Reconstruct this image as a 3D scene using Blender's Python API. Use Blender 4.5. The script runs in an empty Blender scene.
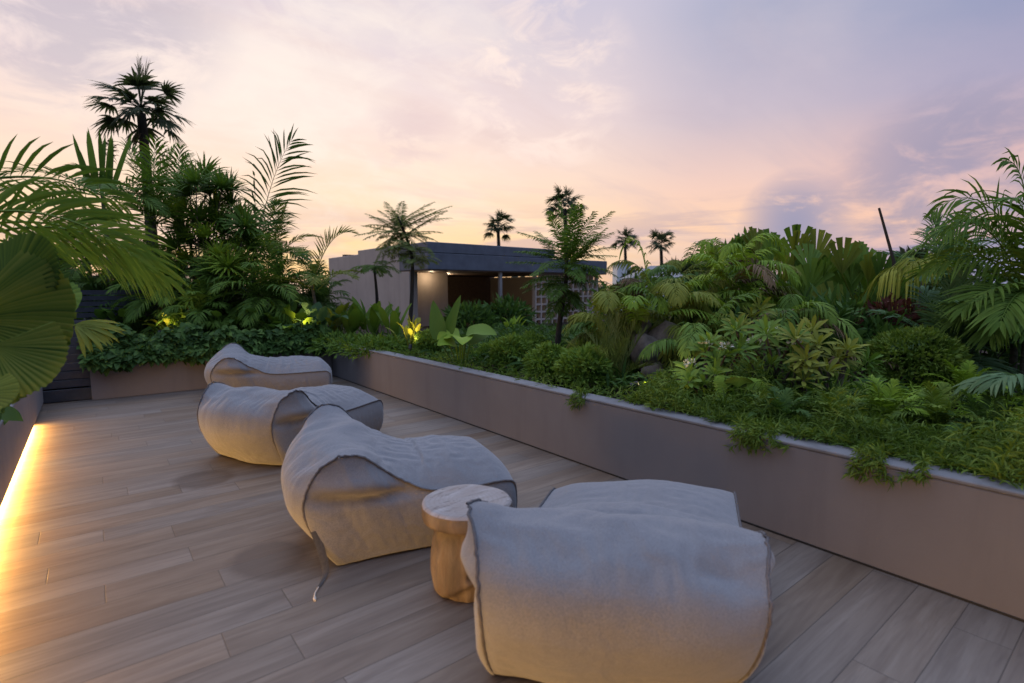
import bpy, math
import numpy as np
from mathutils import Vector, noise as mnoise
rng = np.random.default_rng(11)
R = math.radians
scn = bpy.context.scene
col = scn.collection

# ------------------------------------------------------------------ camera
FPX, CAMH = 530.0, 1.5
PITCH, YAW = R(5.657), R(-38.391)
cam_d = bpy.data.cameras.new('camera'); cam = bpy.data.objects.new('camera', cam_d); col.objects.link(cam)
cam.location = (0, 0, CAMH); cam.rotation_euler = (R(90) - PITCH, 0, YAW)
cam_d.sensor_width = 36; cam_d.lens = FPX / 1024 * 36; cam_d.clip_start = .05; cam_d.clip_end = 3000
cam_d.dof.use_dof = True; cam_d.dof.focus_distance = 5.0; cam_d.dof.aperture_fstop = 1.6
scn.camera = cam

# ------------------------------------------------------------------ sky, sun, exposure
SUN_EL, SUN_AZ = -2.0, 28.0            # azimuth clockwise from +Y: low, ahead of the terrace
w = bpy.data.worlds.new('World'); scn.world = w; w.use_nodes = True
nt = w.node_tree; nt.nodes.clear()
def N(t, **k):
    n = nt.nodes.new(t)
    for a, b in k.items(): setattr(n, a, b)
    return n
def val(x, sock):
    if isinstance(x, (int, float)): sock.default_value = x
    else: nt.links.new(x, sock)
def MA(op, a, b=0.0, c=0.0, clamp=False):
    n = N('ShaderNodeMath', operation=op); n.use_clamp = clamp
    val(a, n.inputs[0]); val(b, n.inputs[1]); val(c, n.inputs[2]); return n.outputs[0]
def RAMP(f, stops, interp='LINEAR'):
    n = N('ShaderNodeValToRGB'); n.color_ramp.interpolation = interp
    e = n.color_ramp.elements
    while len(e) < len(stops): e.new(.5)
    for q, (p, c) in zip(e, stops): q.position = p; q.color = (*c, 1) if len(c) == 3 else c
    val(f, n.inputs[0]); return n.outputs[0]
def MIX(f, a, b, mode='MIX'):
    n = N('ShaderNodeMix', data_type='RGBA', blend_type=mode)
    val(f, n.inputs[0])
    for x, s in ((a, n.inputs[6]), (b, n.inputs[7])):
        if isinstance(x, tuple): s.default_value = (*x, 1)
        else: nt.links.new(x, s)
    return n.outputs[2]
def s2l(*c): return tuple(((v / 255) / 12.92 if v < 11 else ((v / 255 + .055) / 1.055) ** 2.4) for v in c)
def SKY():
    tc = N('ShaderNodeTexCoord'); sx = N('ShaderNodeSeparateXYZ'); nt.links.new(tc.outputs['Generated'], sx.inputs[0])
    X, Y, Z = sx.outputs
    az = math.radians(24)             # heading of the afterglow
    glow = MA('ADD', MA('MULTIPLY', X, math.sin(az)), MA('MULTIPLY', Y, math.cos(az)))       # 1 towards the glow, -1 behind
    ra = math.radians(98)             # heading of the blue side
    side = MA('ADD', MA('MULTIPLY', X, math.sin(ra)), MA('MULTIPLY', Y, math.cos(ra)))
    zz = MA('MAXIMUM', Z, 0.0)
    front = RAMP(zz, [(0, s2l(255, 196, 132)), (.05, s2l(255, 214, 152)), (.11, s2l(255, 220, 178)), (.20, s2l(252, 222, 200)), (.30, s2l(240, 218, 214)), (.45, s2l(212, 202, 214)), (.62, s2l(206, 214, 240)), (1, s2l(178, 206, 255))])
    right = RAMP(zz, [(0, s2l(170, 158, 180)), (.05, s2l(206, 176, 180)), (.10, s2l(246, 198, 172)), (.17, s2l(228, 188, 182)), (.28, s2l(166, 160, 186)), (.42, s2l(104, 132, 176)), (.55, s2l(116, 146, 192)), (1, s2l(178, 206, 255))])
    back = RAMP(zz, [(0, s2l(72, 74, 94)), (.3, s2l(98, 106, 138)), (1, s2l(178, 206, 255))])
    fr = RAMP(side, [(0, (0, 0, 0)), (.36, (0, 0, 0)), (.56, (.16, .16, .16)), (.78, (.66, .66, .66)), (.94, (1, 1, 1))], 'EASE')
    base = MIX(fr, front, right)
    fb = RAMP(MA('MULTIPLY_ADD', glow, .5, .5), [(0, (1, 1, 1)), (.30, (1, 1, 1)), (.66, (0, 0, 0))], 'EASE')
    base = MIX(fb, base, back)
    # cloud layers: project the direction on a plane overhead
    k = MA('DIVIDE', 1.0, MA('ADD', zz, .16))
    cb = N('ShaderNodeCombineXYZ'); nt.links.new(MA('MULTIPLY', X, k), cb.inputs[0]); nt.links.new(MA('MULTIPLY', Y, k), cb.inputs[1])
    def cloud(scale, rot, stretch, loc, detail=6, rough=.55, dist=.2, src=cb):
        mp = N('ShaderNodeMapping'); mp.inputs['Rotation'].default_value = (0, 0, math.radians(rot)); mp.inputs['Scale'].default_value = (*stretch, 1) if len(stretch) == 2 else stretch; mp.inputs['Location'].default_value = loc
        nt.links.new(src.outputs[0], mp.inputs[0])
        n = N('ShaderNodeTexNoise'); n.inputs['Scale'].default_value = scale; n.inputs['Detail'].default_value = detail; n.inputs['Roughness'].default_value = rough; n.inputs['Distortion'].default_value = dist
        nt.links.new(mp.outputs[0], n.inputs['Vector']); return n.outputs[0]
    dv = N('ShaderNodeCombineXYZ'); nt.links.new(X, dv.inputs[0]); nt.links.new(Y, dv.inputs[1]); nt.links.new(Z, dv.inputs[2])
    c1 = cloud(.8, 38, (.8, 1.3), (3.1, 1.7, 0), 7, .58)
    c2 = cloud(1.0, 38, (.7, 2.2), (7.3, -2.2, 0), 7, .58, .5)
    c4 = cloud(1.0, 0, (3.2, 3.2, 30), (1.3, 4.4, .37), 6, .6, .3, dv)       # low flat bands
    c5 = cloud(9.0, 0, (1, 1, 2.2), (0, 0, 0), 7, .62, .6, dv)
    litc = MIX(fb, MIX(fr, s2l(255, 240, 224), s2l(216, 192, 200)), s2l(196, 200, 222))
    dkc = MIX(fb, MIX(fr, s2l(226, 198, 192), s2l(140, 146, 180)), s2l(140, 148, 176))
    base = MIX(MA('MULTIPLY', RAMP(c1, [(.45, (0, 0, 0)), (.68, (1, 1, 1))], 'EASE'), MA('MULTIPLY_ADD', fr, -.38, .50)), base, litc)
    base = MIX(MA('MULTIPLY', RAMP(c2, [(.48, (0, 0, 0)), (.70, (1, 1, 1))], 'EASE'), MA('MULTIPLY_ADD', fr, -.16, .38)), base, dkc)
    lowm = RAMP(Z, [(.0, (.9, .9, .9)), (.09, (.9, .9, .9)), (.17, (0, 0, 0))])
    lowc = MIX(fb, MIX(fr, s2l(222, 186, 176), s2l(136, 140, 172)), s2l(132, 138, 166))
    base = MIX(MA('MULTIPLY', MA('MULTIPLY', RAMP(c4, [(.47, (0, 0, 0)), (.60, (1, 1, 1))], 'EASE'), lowm), MA('MULTIPLY_ADD', fr, .12, .80)), base, lowc)
    def puff(az, el, lo, hi, colr, amt, th=(.42, .66)):
        a, e = math.radians(az), math.radians(el); d = (math.sin(a) * math.cos(e), math.cos(a) * math.cos(e), math.sin(e))
        vm = N('ShaderNodeVectorMath', operation='DOT_PRODUCT'); nt.links.new(dv.outputs[0], vm.inputs[0]); vm.inputs[1].default_value = d
        m_ = RAMP(vm.outputs['Value'], [(lo, (0, 0, 0)), (hi, (1, 1, 1))], 'EASE')
        return MIX(MA('MULTIPLY', MA('MULTIPLY', m_, RAMP(c5, [(th[0], (0, 0, 0)), (th[1], (1, 1, 1))], 'EASE')), amt), base, colr)
    base = puff(41, 20, .984, .998, s2l(255, 232, 220), .75)
    base = puff(16, 20, .92, .999, s2l(255, 240, 228), .42, (.36, .70))
    base = puff(0, 24, .975, .997, s2l(176, 168, 186), .62, (.36, .6))
    base = puff(28, 15.5, .9975, .9996, s2l(206, 176, 184), .42, (.36, .6))
    base = puff(78, 7, .982, .997, s2l(132, 138, 170), .7, (.32, .62))
    base = puff(66, 6.2, .9965, .9995, s2l(140, 144, 176), .9, (.24, .48))
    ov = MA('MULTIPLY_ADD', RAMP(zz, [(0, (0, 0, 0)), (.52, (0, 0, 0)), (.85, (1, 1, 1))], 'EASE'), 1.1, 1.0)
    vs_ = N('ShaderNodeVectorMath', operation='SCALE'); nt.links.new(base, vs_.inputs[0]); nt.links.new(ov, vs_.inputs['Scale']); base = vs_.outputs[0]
    sky = N('ShaderNodeTexSky', sky_type='NISHITA'); sky.sun_disc = False
    sky.sun_elevation = R(SUN_EL); sky.sun_rotation = R(SUN_AZ); sky.air_density = 1.5; sky.dust_density = 2.0
    bn = N('ShaderNodeBackground'); nt.links.new(sky.outputs[0], bn.inputs[0]); bn.inputs[1].default_value = .05
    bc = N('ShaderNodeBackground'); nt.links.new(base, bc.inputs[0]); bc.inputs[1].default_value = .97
    ad = N('ShaderNodeAddShader'); nt.links.new(bn.outputs[0], ad.inputs[0]); nt.links.new(bc.outputs[0], ad.inputs[1])
    out = N('ShaderNodeOutputWorld'); nt.links.new(ad.outputs[0], out.inputs[0])
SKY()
sd = bpy.data.lights.new('sun', 'SUN'); sd.energy = .22; sd.angle = R(40); sd.color = (1, .80, .66)
sun = bpy.data.objects.new('sun', sd); col.objects.link(sun)
sdir = Vector((math.sin(R(SUN_AZ)) * math.cos(R(14)), math.cos(R(SUN_AZ)) * math.cos(R(14)), math.sin(R(14))))
sun.rotation_euler = sdir.to_track_quat('Z', 'Y').to_euler()
vs = scn.view_settings; vs.view_transform = 'Standard'; vs.look = 'None'; vs.exposure = 0.16; vs.gamma = 1; vs.use_curve_mapping = False
scn.cycles.max_bounces = 6; scn.cycles.transparent_max_bounces = 4; scn.cycles.use_denoising = True

def at(px, py, depth):
    """point seen at pixel (px, py), depth metres along the view axis"""
    v = Vector(((px - 512) / FPX, 1, -(py - 341.5) / FPX)) * depth
    c, s = math.cos(PITCH), math.sin(PITCH)
    v = Vector((v.x, v.y * c + v.z * s, -v.y * s + v.z * c))
    c, s = math.cos(YAW), math.sin(YAW)
    return Vector((v.x * c - v.y * s, v.x * s + v.y * c, v.z + CAMH))
def ground_at(px, depth, z):
    p = at(px, 330, depth); return Vector((p.x, p.y, z))
def hit(px, py, z):
    a = at(px, py, 1) - Vector((0, 0, CAMH)); t = (z - CAMH) / a.z
    return Vector((0, 0, CAMH)) + a * t

# ------------------------------------------------------------------ materials
def newmat(name):
    global nt
    m = bpy.data.materials.new(name); m.use_nodes = True; nt = m.node_tree; nt.nodes.clear(); return m
def pbsdf(color, rough=.6, spec=.4, bump=None, bstr=.3, metal=0, bdist=.02):
    b = N('ShaderNodeBsdfPrincipled')
    if isinstance(color, tuple): b.inputs['Base Color'].default_value = (*color, 1)
    else: nt.links.new(color, b.inputs['Base Color'])
    val(rough, b.inputs['Roughness']); b.inputs['Specular IOR Level'].default_value = spec; b.inputs['Metallic'].default_value = metal
    if bump is not None:
        bp = N('ShaderNodeBump'); bp.inputs['Strength'].default_value = bstr; bp.inputs['Distance'].default_value = bdist
        nt.links.new(bump, bp.inputs['Height']); nt.links.new(bp.outputs[0], b.inputs['Normal'])
    return b
def fin(sh):
    o = N('ShaderNodeOutputMaterial'); nt.links.new(sh.outputs[0], o.inputs[0])
def NZ(scale, detail=4, rough=.55, vec=None, dist=0, w=None):
    n = N('ShaderNodeTexNoise'); n.inputs['Scale'].default_value = scale; n.inputs['Detail'].default_value = detail
    n.inputs['Roughness'].default_value = rough; n.inputs['Distortion'].default_value = dist
    if vec is not None: nt.links.new(vec, n.inputs['Vector'])
    return n.outputs[0]
def OBJ(scale=(1, 1, 1), rot=(0, 0, 0)):
    t = N('ShaderNodeTexCoord'); m = N('ShaderNodeMapping'); m.inputs['Scale'].default_value = scale; m.inputs['Rotation'].default_value = rot
    nt.links.new(t.outputs['Object'], m.inputs[0]); return m.outputs[0]
def ATTR(n):
    a = N('ShaderNodeAttribute', attribute_name=n); return a.outputs['Fac']
MT = {}
def leaf_mat(name, dark, mid, light, trans=.34, rough=.56, spec=.15):
    m = newmat(name)
    t = MA('ADD', ATTR('tint'), MA('MULTIPLY_ADD', NZ(2.2, 3, .6, OBJ()), .5, -.25))
    c = RAMP(t, [(0, dark), (.5, mid), (1, light)])
    b = pbsdf(c, MA('MULTIPLY_ADD', NZ(9, 2, .5, OBJ()), .3, rough - .1), spec)
    tr = N('ShaderNodeBsdfTranslucent'); nt.links.new(MIX(1.0, c, (1.0, 1.0, .55), 'MULTIPLY'), tr.inputs[0])
    mx = N('ShaderNodeMixShader'); mx.inputs[0].default_value = trans
    nt.links.new(b.outputs[0], mx.inputs[1]); nt.links.new(tr.outputs[0], mx.inputs[2]); fin(mx)
    MT[name] = m
leaf_mat('leaf_dark', (0.02928, 0.0672, 0.016), (0.06344, 0.1296, 0.028), (0.1281, 0.216, 0.048))
leaf_mat('leaf_mid', (0.05124, 0.102, 0.016), (0.0976, 0.18, 0.026), (0.183, 0.282, 0.048))
leaf_mat('leaf_lime', (0.0915, 0.162, 0.014), (0.1708, 0.276, 0.024), (0.2745, 0.396, 0.05), .3)
leaf_mat('leaf_olive', (0.07076, 0.0936, 0.014), (0.1403, 0.174, 0.022), (0.2379, 0.264, 0.042))
leaf_mat('leaf_blue', (0.0488, 0.1056, 0.046), (0.08784, 0.168, 0.074), (0.1525, 0.24, 0.115))
leaf_mat('leaf_near', (.045, .095, .016), (.125, .195, .026), (.25, .285, .05), .46)
leaf_mat('leaf_ground', (0.0488, 0.09, 0.014), (0.0976, 0.162, 0.022), (0.2074, 0.276, 0.045))
leaf_mat('leaf_feather', (0.0854, 0.12, 0.03), (0.1464, 0.186, 0.05), (0.244, 0.276, 0.085), .35)
leaf_mat('leaf_dry', (.06, .042, .026), (.12, .08, .045), (.20, .13, .07), .15, .7)
leaf_mat('leaf_straw', (.16, .14, .11), (.26, .23, .18), (.36, .33, .27), .15, .7)
leaf_mat('leaf_red', (.04, .014, .014), (.085, .026, .022), (.13, .05, .035))
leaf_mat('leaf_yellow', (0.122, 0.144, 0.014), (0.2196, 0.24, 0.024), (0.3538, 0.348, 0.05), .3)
leaf_mat('leaf_far', (0.026, 0.042, 0.022), (0.044, 0.064, 0.03), (0.07, 0.09, 0.042))
leaf_mat('flower', (.4, .38, .3), (.6, .57, .5), (.75, .72, .66), .2)
def bark_mat(name, a, b, sc=(14, 14, 3)):
    m = newmat(name); n = NZ(1.5, 6, .65, OBJ(sc))
    fin(pbsdf(RAMP(n, [(.3, a), (.7, b)]), .85, .2, n, .6)); MT[name] = m
bark_mat('bark', (.045, .035, .026), (.14, .11, .085))
bark_mat('bark_dark', (.022, .018, .014), (.06, .05, .04))
bark_mat('bark_ringed', (.06, .055, .04), (.17, .15, .115), (3, 3, 26))
def plaster(name, a, b, grime=.5):
    m = newmat(name); o = OBJ()
    n = NZ(1.1, 6, .6, o); f = NZ(90, 3, .6, o); v = NZ(1.0, 5, .6, OBJ((5, 5, .55)))
    c = RAMP(n, [(.3, a), (.7, b)])
    c = MIX(MA('MULTIPLY', RAMP(v, [(.5, (0, 0, 0)), (.8, (1, 1, 1))]), grime), c, tuple(x * .62 for x in a))
    fin(pbsdf(c, .82, .25, MA('ADD', MA('MULTIPLY', f, .35), n), .25, bdist=.006)); MT[name] = m
plaster('render_taupe', (.143, .134, .138), (.168, .158, .162), .30)
plaster('coping', (.13, .13, .137), (.185, .183, .19), .8)
plaster('house_wall', (.36, .30, .265), (.44, .365, .32), .3)
plaster('house_grey', (.22, .21, .21), (.29, .275, .27), .3)
plaster('concrete', (.20, .19, .18), (.30, .29, .27), .6)
plaster('far_white', (.7, .7, .7), (.8, .8, .8), .2)
def simple(name, c, rough=.5, spec=.4, metal=0, sc=12, var=.25):
    m = newmat(name); n = NZ(sc, 4, .6, OBJ())
    fin(pbsdf(RAMP(n, [(.25, tuple(x * (1 - var) for x in c)), (.75, tuple(x * (1 + var) for x in c))]), MA('MULTIPLY_ADD', n, .25, rough - .12), spec, n, .1, metal)); MT[name] = m
simple('charcoal_metal', (.030, .034, .044), .5)
simple('fascia', (.105, .118, .150), .6, sc=4)
simple('dark_interior', (.13, .085, .06), .8)
simple('soffit_wood', (.11, .065, .045), .6)
simple('floor_stone', (.12, .12, .125), .6)
simple('black', (.012, .012, .012), .6)
simple('soil', (.030, .022, .016), .95, .1, sc=30, var=.5)
simple('earth', (.035, .038, .022), .95, .1, sc=.4, var=.4)
simple('piping', (.105, .098, .10), .9, .1, sc=60)
simple('strap', (.075, .072, .070), .85, .1, sc=80)
simple('strap_tip', (.45, .41, .36), .9, .1, sc=80)
simple('boulder', (.20, .165, .140), .9, .2, sc=9, var=.5)
simple('pole_wood', (.05, .04, .032), .8, .2)
def emis(name, c, s):
    m = newmat(name); e = N('ShaderNodeEmission'); e.inputs[0].default_value = (*c, 1); e.inputs[1].default_value = s; fin(e); MT[name] = m
emis('led', (1, .66, .22), 9); emis('lamp_lens', (1, .80, .42), 4); emis('ceiling_glow', (1, .62, .35), 1.2)
def fabric():
    m = newmat('fabric'); o = OBJ()
    big = NZ(2.2, 4, .6, o)
    wv = NZ(150, 2, .8, OBJ((1, 6, 1))); wv2 = NZ(150, 2, .8, OBJ((6, 1, 1))); wz = NZ(170, 2, .8, OBJ((1, 1, 5)))
    ws = MA('MULTIPLY', MA('ADD', MA('ADD', wv, wv2), wz), .333)
    c = RAMP(ws, [(.34, (.088, .090, .098)), (.5, (.166, .167, .177)), (.66, (.258, .257, .266))])
    c = MIX(MA('MULTIPLY', RAMP(big, [(.45, (0, 0, 0)), (.75, (1, 1, 1))]), .25), c, (.120, .113, .112))
    wr = NZ(7, 5, .55, o, .6)
    rg_ = MA('ABSOLUTE', MA('SUBTRACT', NZ(4.5, 3, .5, o, 1.2), .5))
    h = MA('ADD', MA('ADD', MA('MULTIPLY', ws, .22), MA('MULTIPLY', wr, .5)), MA('MULTIPLY', RAMP(rg_, [(0, (0, 0, 0)), (.10, (1, 1, 1))]), .18))
    b = pbsdf(c, .95, .12, h, .35, bdist=.02); b.inputs['Sheen Weight'].default_value = .25; b.inputs['Sheen Roughness'].default_value = .5
    fin(b); MT['fabric'] = m
fabric()
def deck():
    m = newmat('deck_plank')
    t = N('ShaderNodeTexCoord'); sx = N('ShaderNodeSeparateXYZ'); nt.links.new(t.outputs['Object'], sx.inputs[0]); X, Y = sx.outputs[0], sx.outputs[1]
    Wd, Ln = .198, 1.62
    yr = MA('DIVIDE', MA('ADD', Y, .07), Wd); row = MA('FLOOR', yr); fy = MA('FRACT', yr)
    wn = N('ShaderNodeTexWhiteNoise', noise_dimensions='1D'); nt.links.new(row, wn.inputs['W'])
    xr = MA('ADD', MA('DIVIDE', X, Ln), MA('MULTIPLY', wn.outputs[0], 7.0)); cl = MA('FLOOR', xr); fx = MA('FRACT', xr)
    cv = N('ShaderNodeCombineXYZ'); nt.links.new(row, cv.inputs[0]); nt.links.new(cl, cv.inputs[1])
    w2 = N('ShaderNodeTexWhiteNoise', noise_dimensions='2D'); nt.links.new(cv.outputs[0], w2.inputs['Vector']); rid = w2.outputs[0]
    # distance to the joints in metres
    dy = MA('MULTIPLY', MA('MINIMUM', fy, MA('SUBTRACT', 1.0, fy)), Wd); dx = MA('MULTIPLY', MA('MINIMUM', fx, MA('SUBTRACT', 1.0, fx)), Ln)
    dj = MA('MINIMUM', dx, dy)
    groove = RAMP(MA('MULTIPLY', dj, 100.0), [(.10, (1, 1, 1)), (.30, (0, 0, 0))])
    def off(scale):
        c = N('ShaderNodeCombineXYZ'); nt.links.new(MA('MULTIPLY', X, scale[0]), c.inputs[0]); nt.links.new(MA('MULTIPLY', Y, scale[1]), c.inputs[1])
        nt.links.new(MA('MULTIPLY_ADD', rid, 37.0, MA('MULTIPLY', row, .73)), c.inputs[2]); return c.outputs[0]
    g1 = NZ(1, 6, .62, off((2.2, 34)), .8); g2 = NZ(1, 4, .6, off((.9, 8)), 1.2); kn = NZ(1, 3, .5, off((3.2, 11)), .5); g3 = NZ(1, 3, .7, off((9, 160)))
    c = RAMP(g2, [(.28, (.108, .077, .056)), (.48, (.158, .120, .091)), (.62, (.194, .153, .119)), (.8, (.146, .118, .098))])
    c = MIX(MA('MULTIPLY', RAMP(g1, [(.46, (0, 0, 0)), (.70, (1, 1, 1))]), .68), c, (.098, .070, .054))
    c = MIX(MA('MULTIPLY', RAMP(NZ(.9, 5, .6, t.outputs['Object'], .5), [(.45, (0, 0, 0)), (.75, (1, 1, 1))]), .45), c, (.115, .088, .070))
    c = MIX(MA('MULTIPLY', RAMP(kn, [(.66, (0, 0, 0)), (.78, (1, 1, 1))]), .6), c, (.085, .065, .054))
    c = MIX(MA('MULTIPLY', g3, .3), c, (.17, .135, .11))
    hs = N('ShaderNodeHueSaturation'); nt.links.new(c, hs.inputs['Color']); nt.links.new(MA('MULTIPLY_ADD', rid, .20, .86), hs.inputs['Value'])
    w3 = N('ShaderNodeTexWhiteNoise', noise_dimensions='2D'); mp = N('ShaderNodeVectorMath', operation='ADD'); mp.inputs[1].default_value = (17.3, 5.1, 0); nt.links.new(cv.outputs[0], mp.inputs[0]); nt.links.new(mp.outputs[0], w3.inputs['Vector'])
    nt.links.new(MA('MULTIPLY_ADD', w3.outputs[0], .5, .72), hs.inputs['Saturation'])
    c = hs.outputs[0]
    # old water rings beside the bean bags
    st = None
    for (sx_, sy_, r) in ((.70, 3.06, .25), (.62, 4.72, .25)):
        d = MA('SQRT', MA('ADD', MA('POWER', MA('SUBTRACT', X, sx_), 2.0), MA('POWER', MA('SUBTRACT', Y, sy_), 2.0)))
        d = MA('ADD', d, MA('MULTIPLY_ADD', NZ(5, 4, .6, t.outputs['Object']), .16, -.08))
        q = RAMP(MA('DIVIDE', d, r), [(.0, (.62, .62, .62)), (.72, (.75, .75, .75)), (1.0, (0, 0, 0))])
        st = q if st is None else MA('MAXIMUM', st, q)
    c = MIX(st, c, (.072, .049, .037))
    c = MIX(MA('MULTIPLY', groove, .75), c, (.040, .032, .028))
    dust = NZ(1.3, 5, .6, t.outputs['Object'])
    rg = MA('ADD', MA('MULTIPLY_ADD', g1, .16, .36), MA('MULTIPLY', dust, .16))
    h = MA('SUBTRACT', MA('MULTIPLY', g1, .22), groove)
    fin(pbsdf(c, rg, .42, h, .35, bdist=.004)); MT['deck'] = m
deck()
def stumpmat():
    m = newmat('stump_top'); o = OBJ(); t = N('ShaderNodeTexCoord')
    ln = N('ShaderNodeVectorMath', operation='LENGTH'); nt.links.new(OBJ((1, 1, 0)), ln.inputs[0])
    d = MA('ADD', ln.outputs['Value'], MA('MULTIPLY', NZ(5, 4, .6, o), .05))
    ring = MA('SINE', MA('MULTIPLY', d, 300.0))
    ck = NZ(9, 5, .7, OBJ((1, 5, 1)), 1)
    c = RAMP(NZ(6, 5, .6, OBJ((1, 3, 1))), [(.3, (.24, .20, .18)), (.55, (.27, .245, .235)), (.75, (.37, .345, .335))])
    c = MIX(MA('MULTIPLY', RAMP(ring, [(.3, (0, 0, 0)), (1, (1, 1, 1))]), .22), c, (.17, .13, .11))
    c = MIX(MA('MULTIPLY', RAMP(ck, [(.55, (0, 0, 0)), (.64, (1, 1, 1))]), .75), c, (.085, .065, .055))
    fin(pbsdf(c, .7, .3, MA('SUBTRACT', MA('MULTIPLY', ring, .1), ck), .3, bdist=.006)); MT['stump_top'] = m
    m = newmat('stump_side'); n = NZ(1, 6, .65, OBJ((7, 7, 2.2)), .8); f = NZ(1, 5, .7, OBJ((40, 40, 6)))
    c = RAMP(n, [(.25, (.040, .031, .026)), (.5, (.120, .092, .074)), (.75, (.20, .16, .132))])
    c = MIX(MA('MULTIPLY', RAMP(f, [(.52, (0, 0, 0)), (.7, (1, 1, 1))]), .5), c, (.09, .048, .03))
    fin(pbsdf(c, .6, .35, MA('ADD', n, MA('MULTIPLY', f, .4)), .4)); MT['stump_side'] = m
stumpmat()

# ------------------------------------------------------------------ mesh helpers
class MB:
    def __init__(s): s.V = []; s.F = []; s.T = []; s.n = 0
    def add(s, v, f, t=.5):
        v = np.asarray(v, float).reshape(-1, 3); s.V.append(v); s.F.append(np.asarray(f, int) + s.n)
        s.T.append(np.broadcast_to(np.asarray(t, float), (len(v),))); s.n += len(v)
    def build(s, name, mat, parent=None, smooth=True):
        V = np.concatenate(s.V); T = np.concatenate(s.T)
        me = bpy.data.meshes.new(name)
        ls = [f for f in s.F]
        tot = sum(f.size for f in ls); nf = sum(len(f) for f in ls)
        me.vertices.add(len(V)); me.vertices.foreach_set('co', V.ravel())
        me.loops.add(tot); me.loops.foreach_set('vertex_index', np.concatenate([f.ravel() for f in ls]))
        me.polygons.add(nf)
        cnt = np.concatenate([np.full(len(f), f.shape[1]) for f in ls]); st = np.concatenate([[0], np.cumsum(cnt)[:-1]])
        me.polygons.foreach_set('loop_start', st); me.polygons.foreach_set('loop_total', cnt)
        me.polygons.foreach_set('use_smooth', np.full(nf, smooth))
        a = me.attributes.new('tint', 'FLOAT', 'POINT'); a.data.foreach_set('value', T.copy())
        me.update(calc_edges=True); me.validate()
        me.materials.append(MT[mat])
        o = bpy.data.objects.new(name, me); col.objects.link(o)
        if parent is not None: o.parent = parent
        return o
def grid_faces(nu, nv, off=0, closed=False):
    a = np.arange(nu * nv).reshape(nu, nv)
    if closed: a = np.concatenate([a, a[:1]], 0)
    return np.stack([a[:-1, :-1], a[1:, :-1], a[1:, 1:], a[:-1, 1:]], -1).reshape(-1, 4) + off
def nrm(v): return v / np.maximum(np.linalg.norm(v, axis=-1, keepdims=True), 1e-9)
def A3(x): return np.asarray(x, float)
def box(mb, x0, x1, y0, y1, z0, z1, bev=0.0):
    x0, x1 = sorted((x0, x1)); y0, y1 = sorted((y0, y1)); z0, z1 = sorted((z0, z1))
    if bev <= 0:
        v = [(x, y, z) for x in (x0, x1) for y in (y0, y1) for z in (z0, z1)]
        mb.add(v, [(0, 1, 3, 2), (4, 6, 7, 5), (0, 4, 5, 1), (2, 3, 7, 6), (0, 2, 6, 4), (1, 5, 7, 3)]); return
    b = bev; vs, idx = [], {}
    for i, x in enumerate((x0, x1)):
        for j, y in enumerate((y0, y1)):
            for k, z in enumerate((z0, z1)):
                sx, sy, sz = (b if i == 0 else -b), (b if j == 0 else -b), (b if k == 0 else -b)
                for ax, p in enumerate(((x, y + sy, z + sz), (x + sx, y, z + sz), (x + sx, y + sy, z))):
                    idx[i, j, k, ax] = len(vs); vs.append(p)
    q, tr = [], []
    for s in (0, 1):
        q.append([idx[s, j, k, 0] for j, k in ((0, 0), (1, 0), (1, 1), (0, 1))]); q.append([idx[j, s, k, 1] for j, k in ((0, 0), (1, 0), (1, 1), (0, 1))]); q.append([idx[j, k, s, 2] for j, k in ((0, 0), (1, 0), (1, 1), (0, 1))])
    for a in (0, 1):
        for c in (0, 1):
            q.append([idx[a, c, 0, 0], idx[a, c, 1, 0], idx[a, c, 1, 1], idx[a, c, 0, 1]])
            q.append([idx[a, 0, c, 0], idx[a, 1, c, 0], idx[a, 1, c, 2], idx[a, 0, c, 2]])
            q.append([idx[0, a, c, 1], idx[1, a, c, 1], idx[1, a, c, 2], idx[0, a, c, 2]])
    for i in (0, 1):
        for j in (0, 1):
            for k in (0, 1): tr.append([idx[i, j, k, 0], idx[i, j, k, 1], idx[i, j, k, 2]])
    n0 = mb.n; mb.add(vs, q); mb.F.append(np.asarray(tr) + n0)
def tube(mb, pts, rad, ns=8, tint=.5, cap=True):
    P = A3(pts); n = len(P); rad = np.broadcast_to(A3(rad), (n,))
    T = nrm(np.gradient(P, axis=0)); ref = np.tile(A3([0.31, .17, .93]), (n, 1)); ref[np.abs(T[:, 2]) > .85] = (1, .1, 0)
    if np.any(np.abs(T[:, 2]) > .85): ref[:] = (1, .12, .05)
    S = nrm(np.cross(T, ref)); U = np.cross(S, T)
    a = np.linspace(0, 2 * math.pi, ns + 1)
    V = P[:, None] + rad[:, None, None] * (np.cos(a)[None, :, None] * S[:, None] + np.sin(a)[None, :, None] * U[:, None])
    mb.add(V, grid_faces(n, ns + 1), tint)
    if cap:
        for e in (0, -1): mb.add(V[e, :-1], [list(range(ns))] if ns > 4 else [list(range(ns))], tint)
def SH(kind, t):
    if kind == 'lance': return np.sin(math.pi * np.clip(t, 0, 1) ** .75) ** .8 * (1 - .15 * t) + .03
    if kind == 'strap': return np.minimum(1, .45 + t * 4) * np.sqrt(np.clip(1 - t ** 3, 0, 1)) + .02
    if kind == 'needle': return 1 - .92 * t
    if kind == 'ovate': return np.sin(math.pi * np.clip(t, 0, 1) ** .6) ** .75 + .02
    if kind == 'paddle': return np.sqrt(np.clip(np.sin(math.pi * np.clip(t * .97 + .02, 0, 1) ** .85), 0, 1)) + .02
    if kind == 'obov': return np.sin(math.pi * np.clip(t, 0, 1) ** 1.5) ** .85 + .04
    if kind == 'wedge': return .10 + .9 * t ** .9
    if kind == 'heart': return np.interp(t, [0, .04, .18, .35, .65, .9, 1], [.35, .85, 1, .95, .62, .18, .02])
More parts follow.
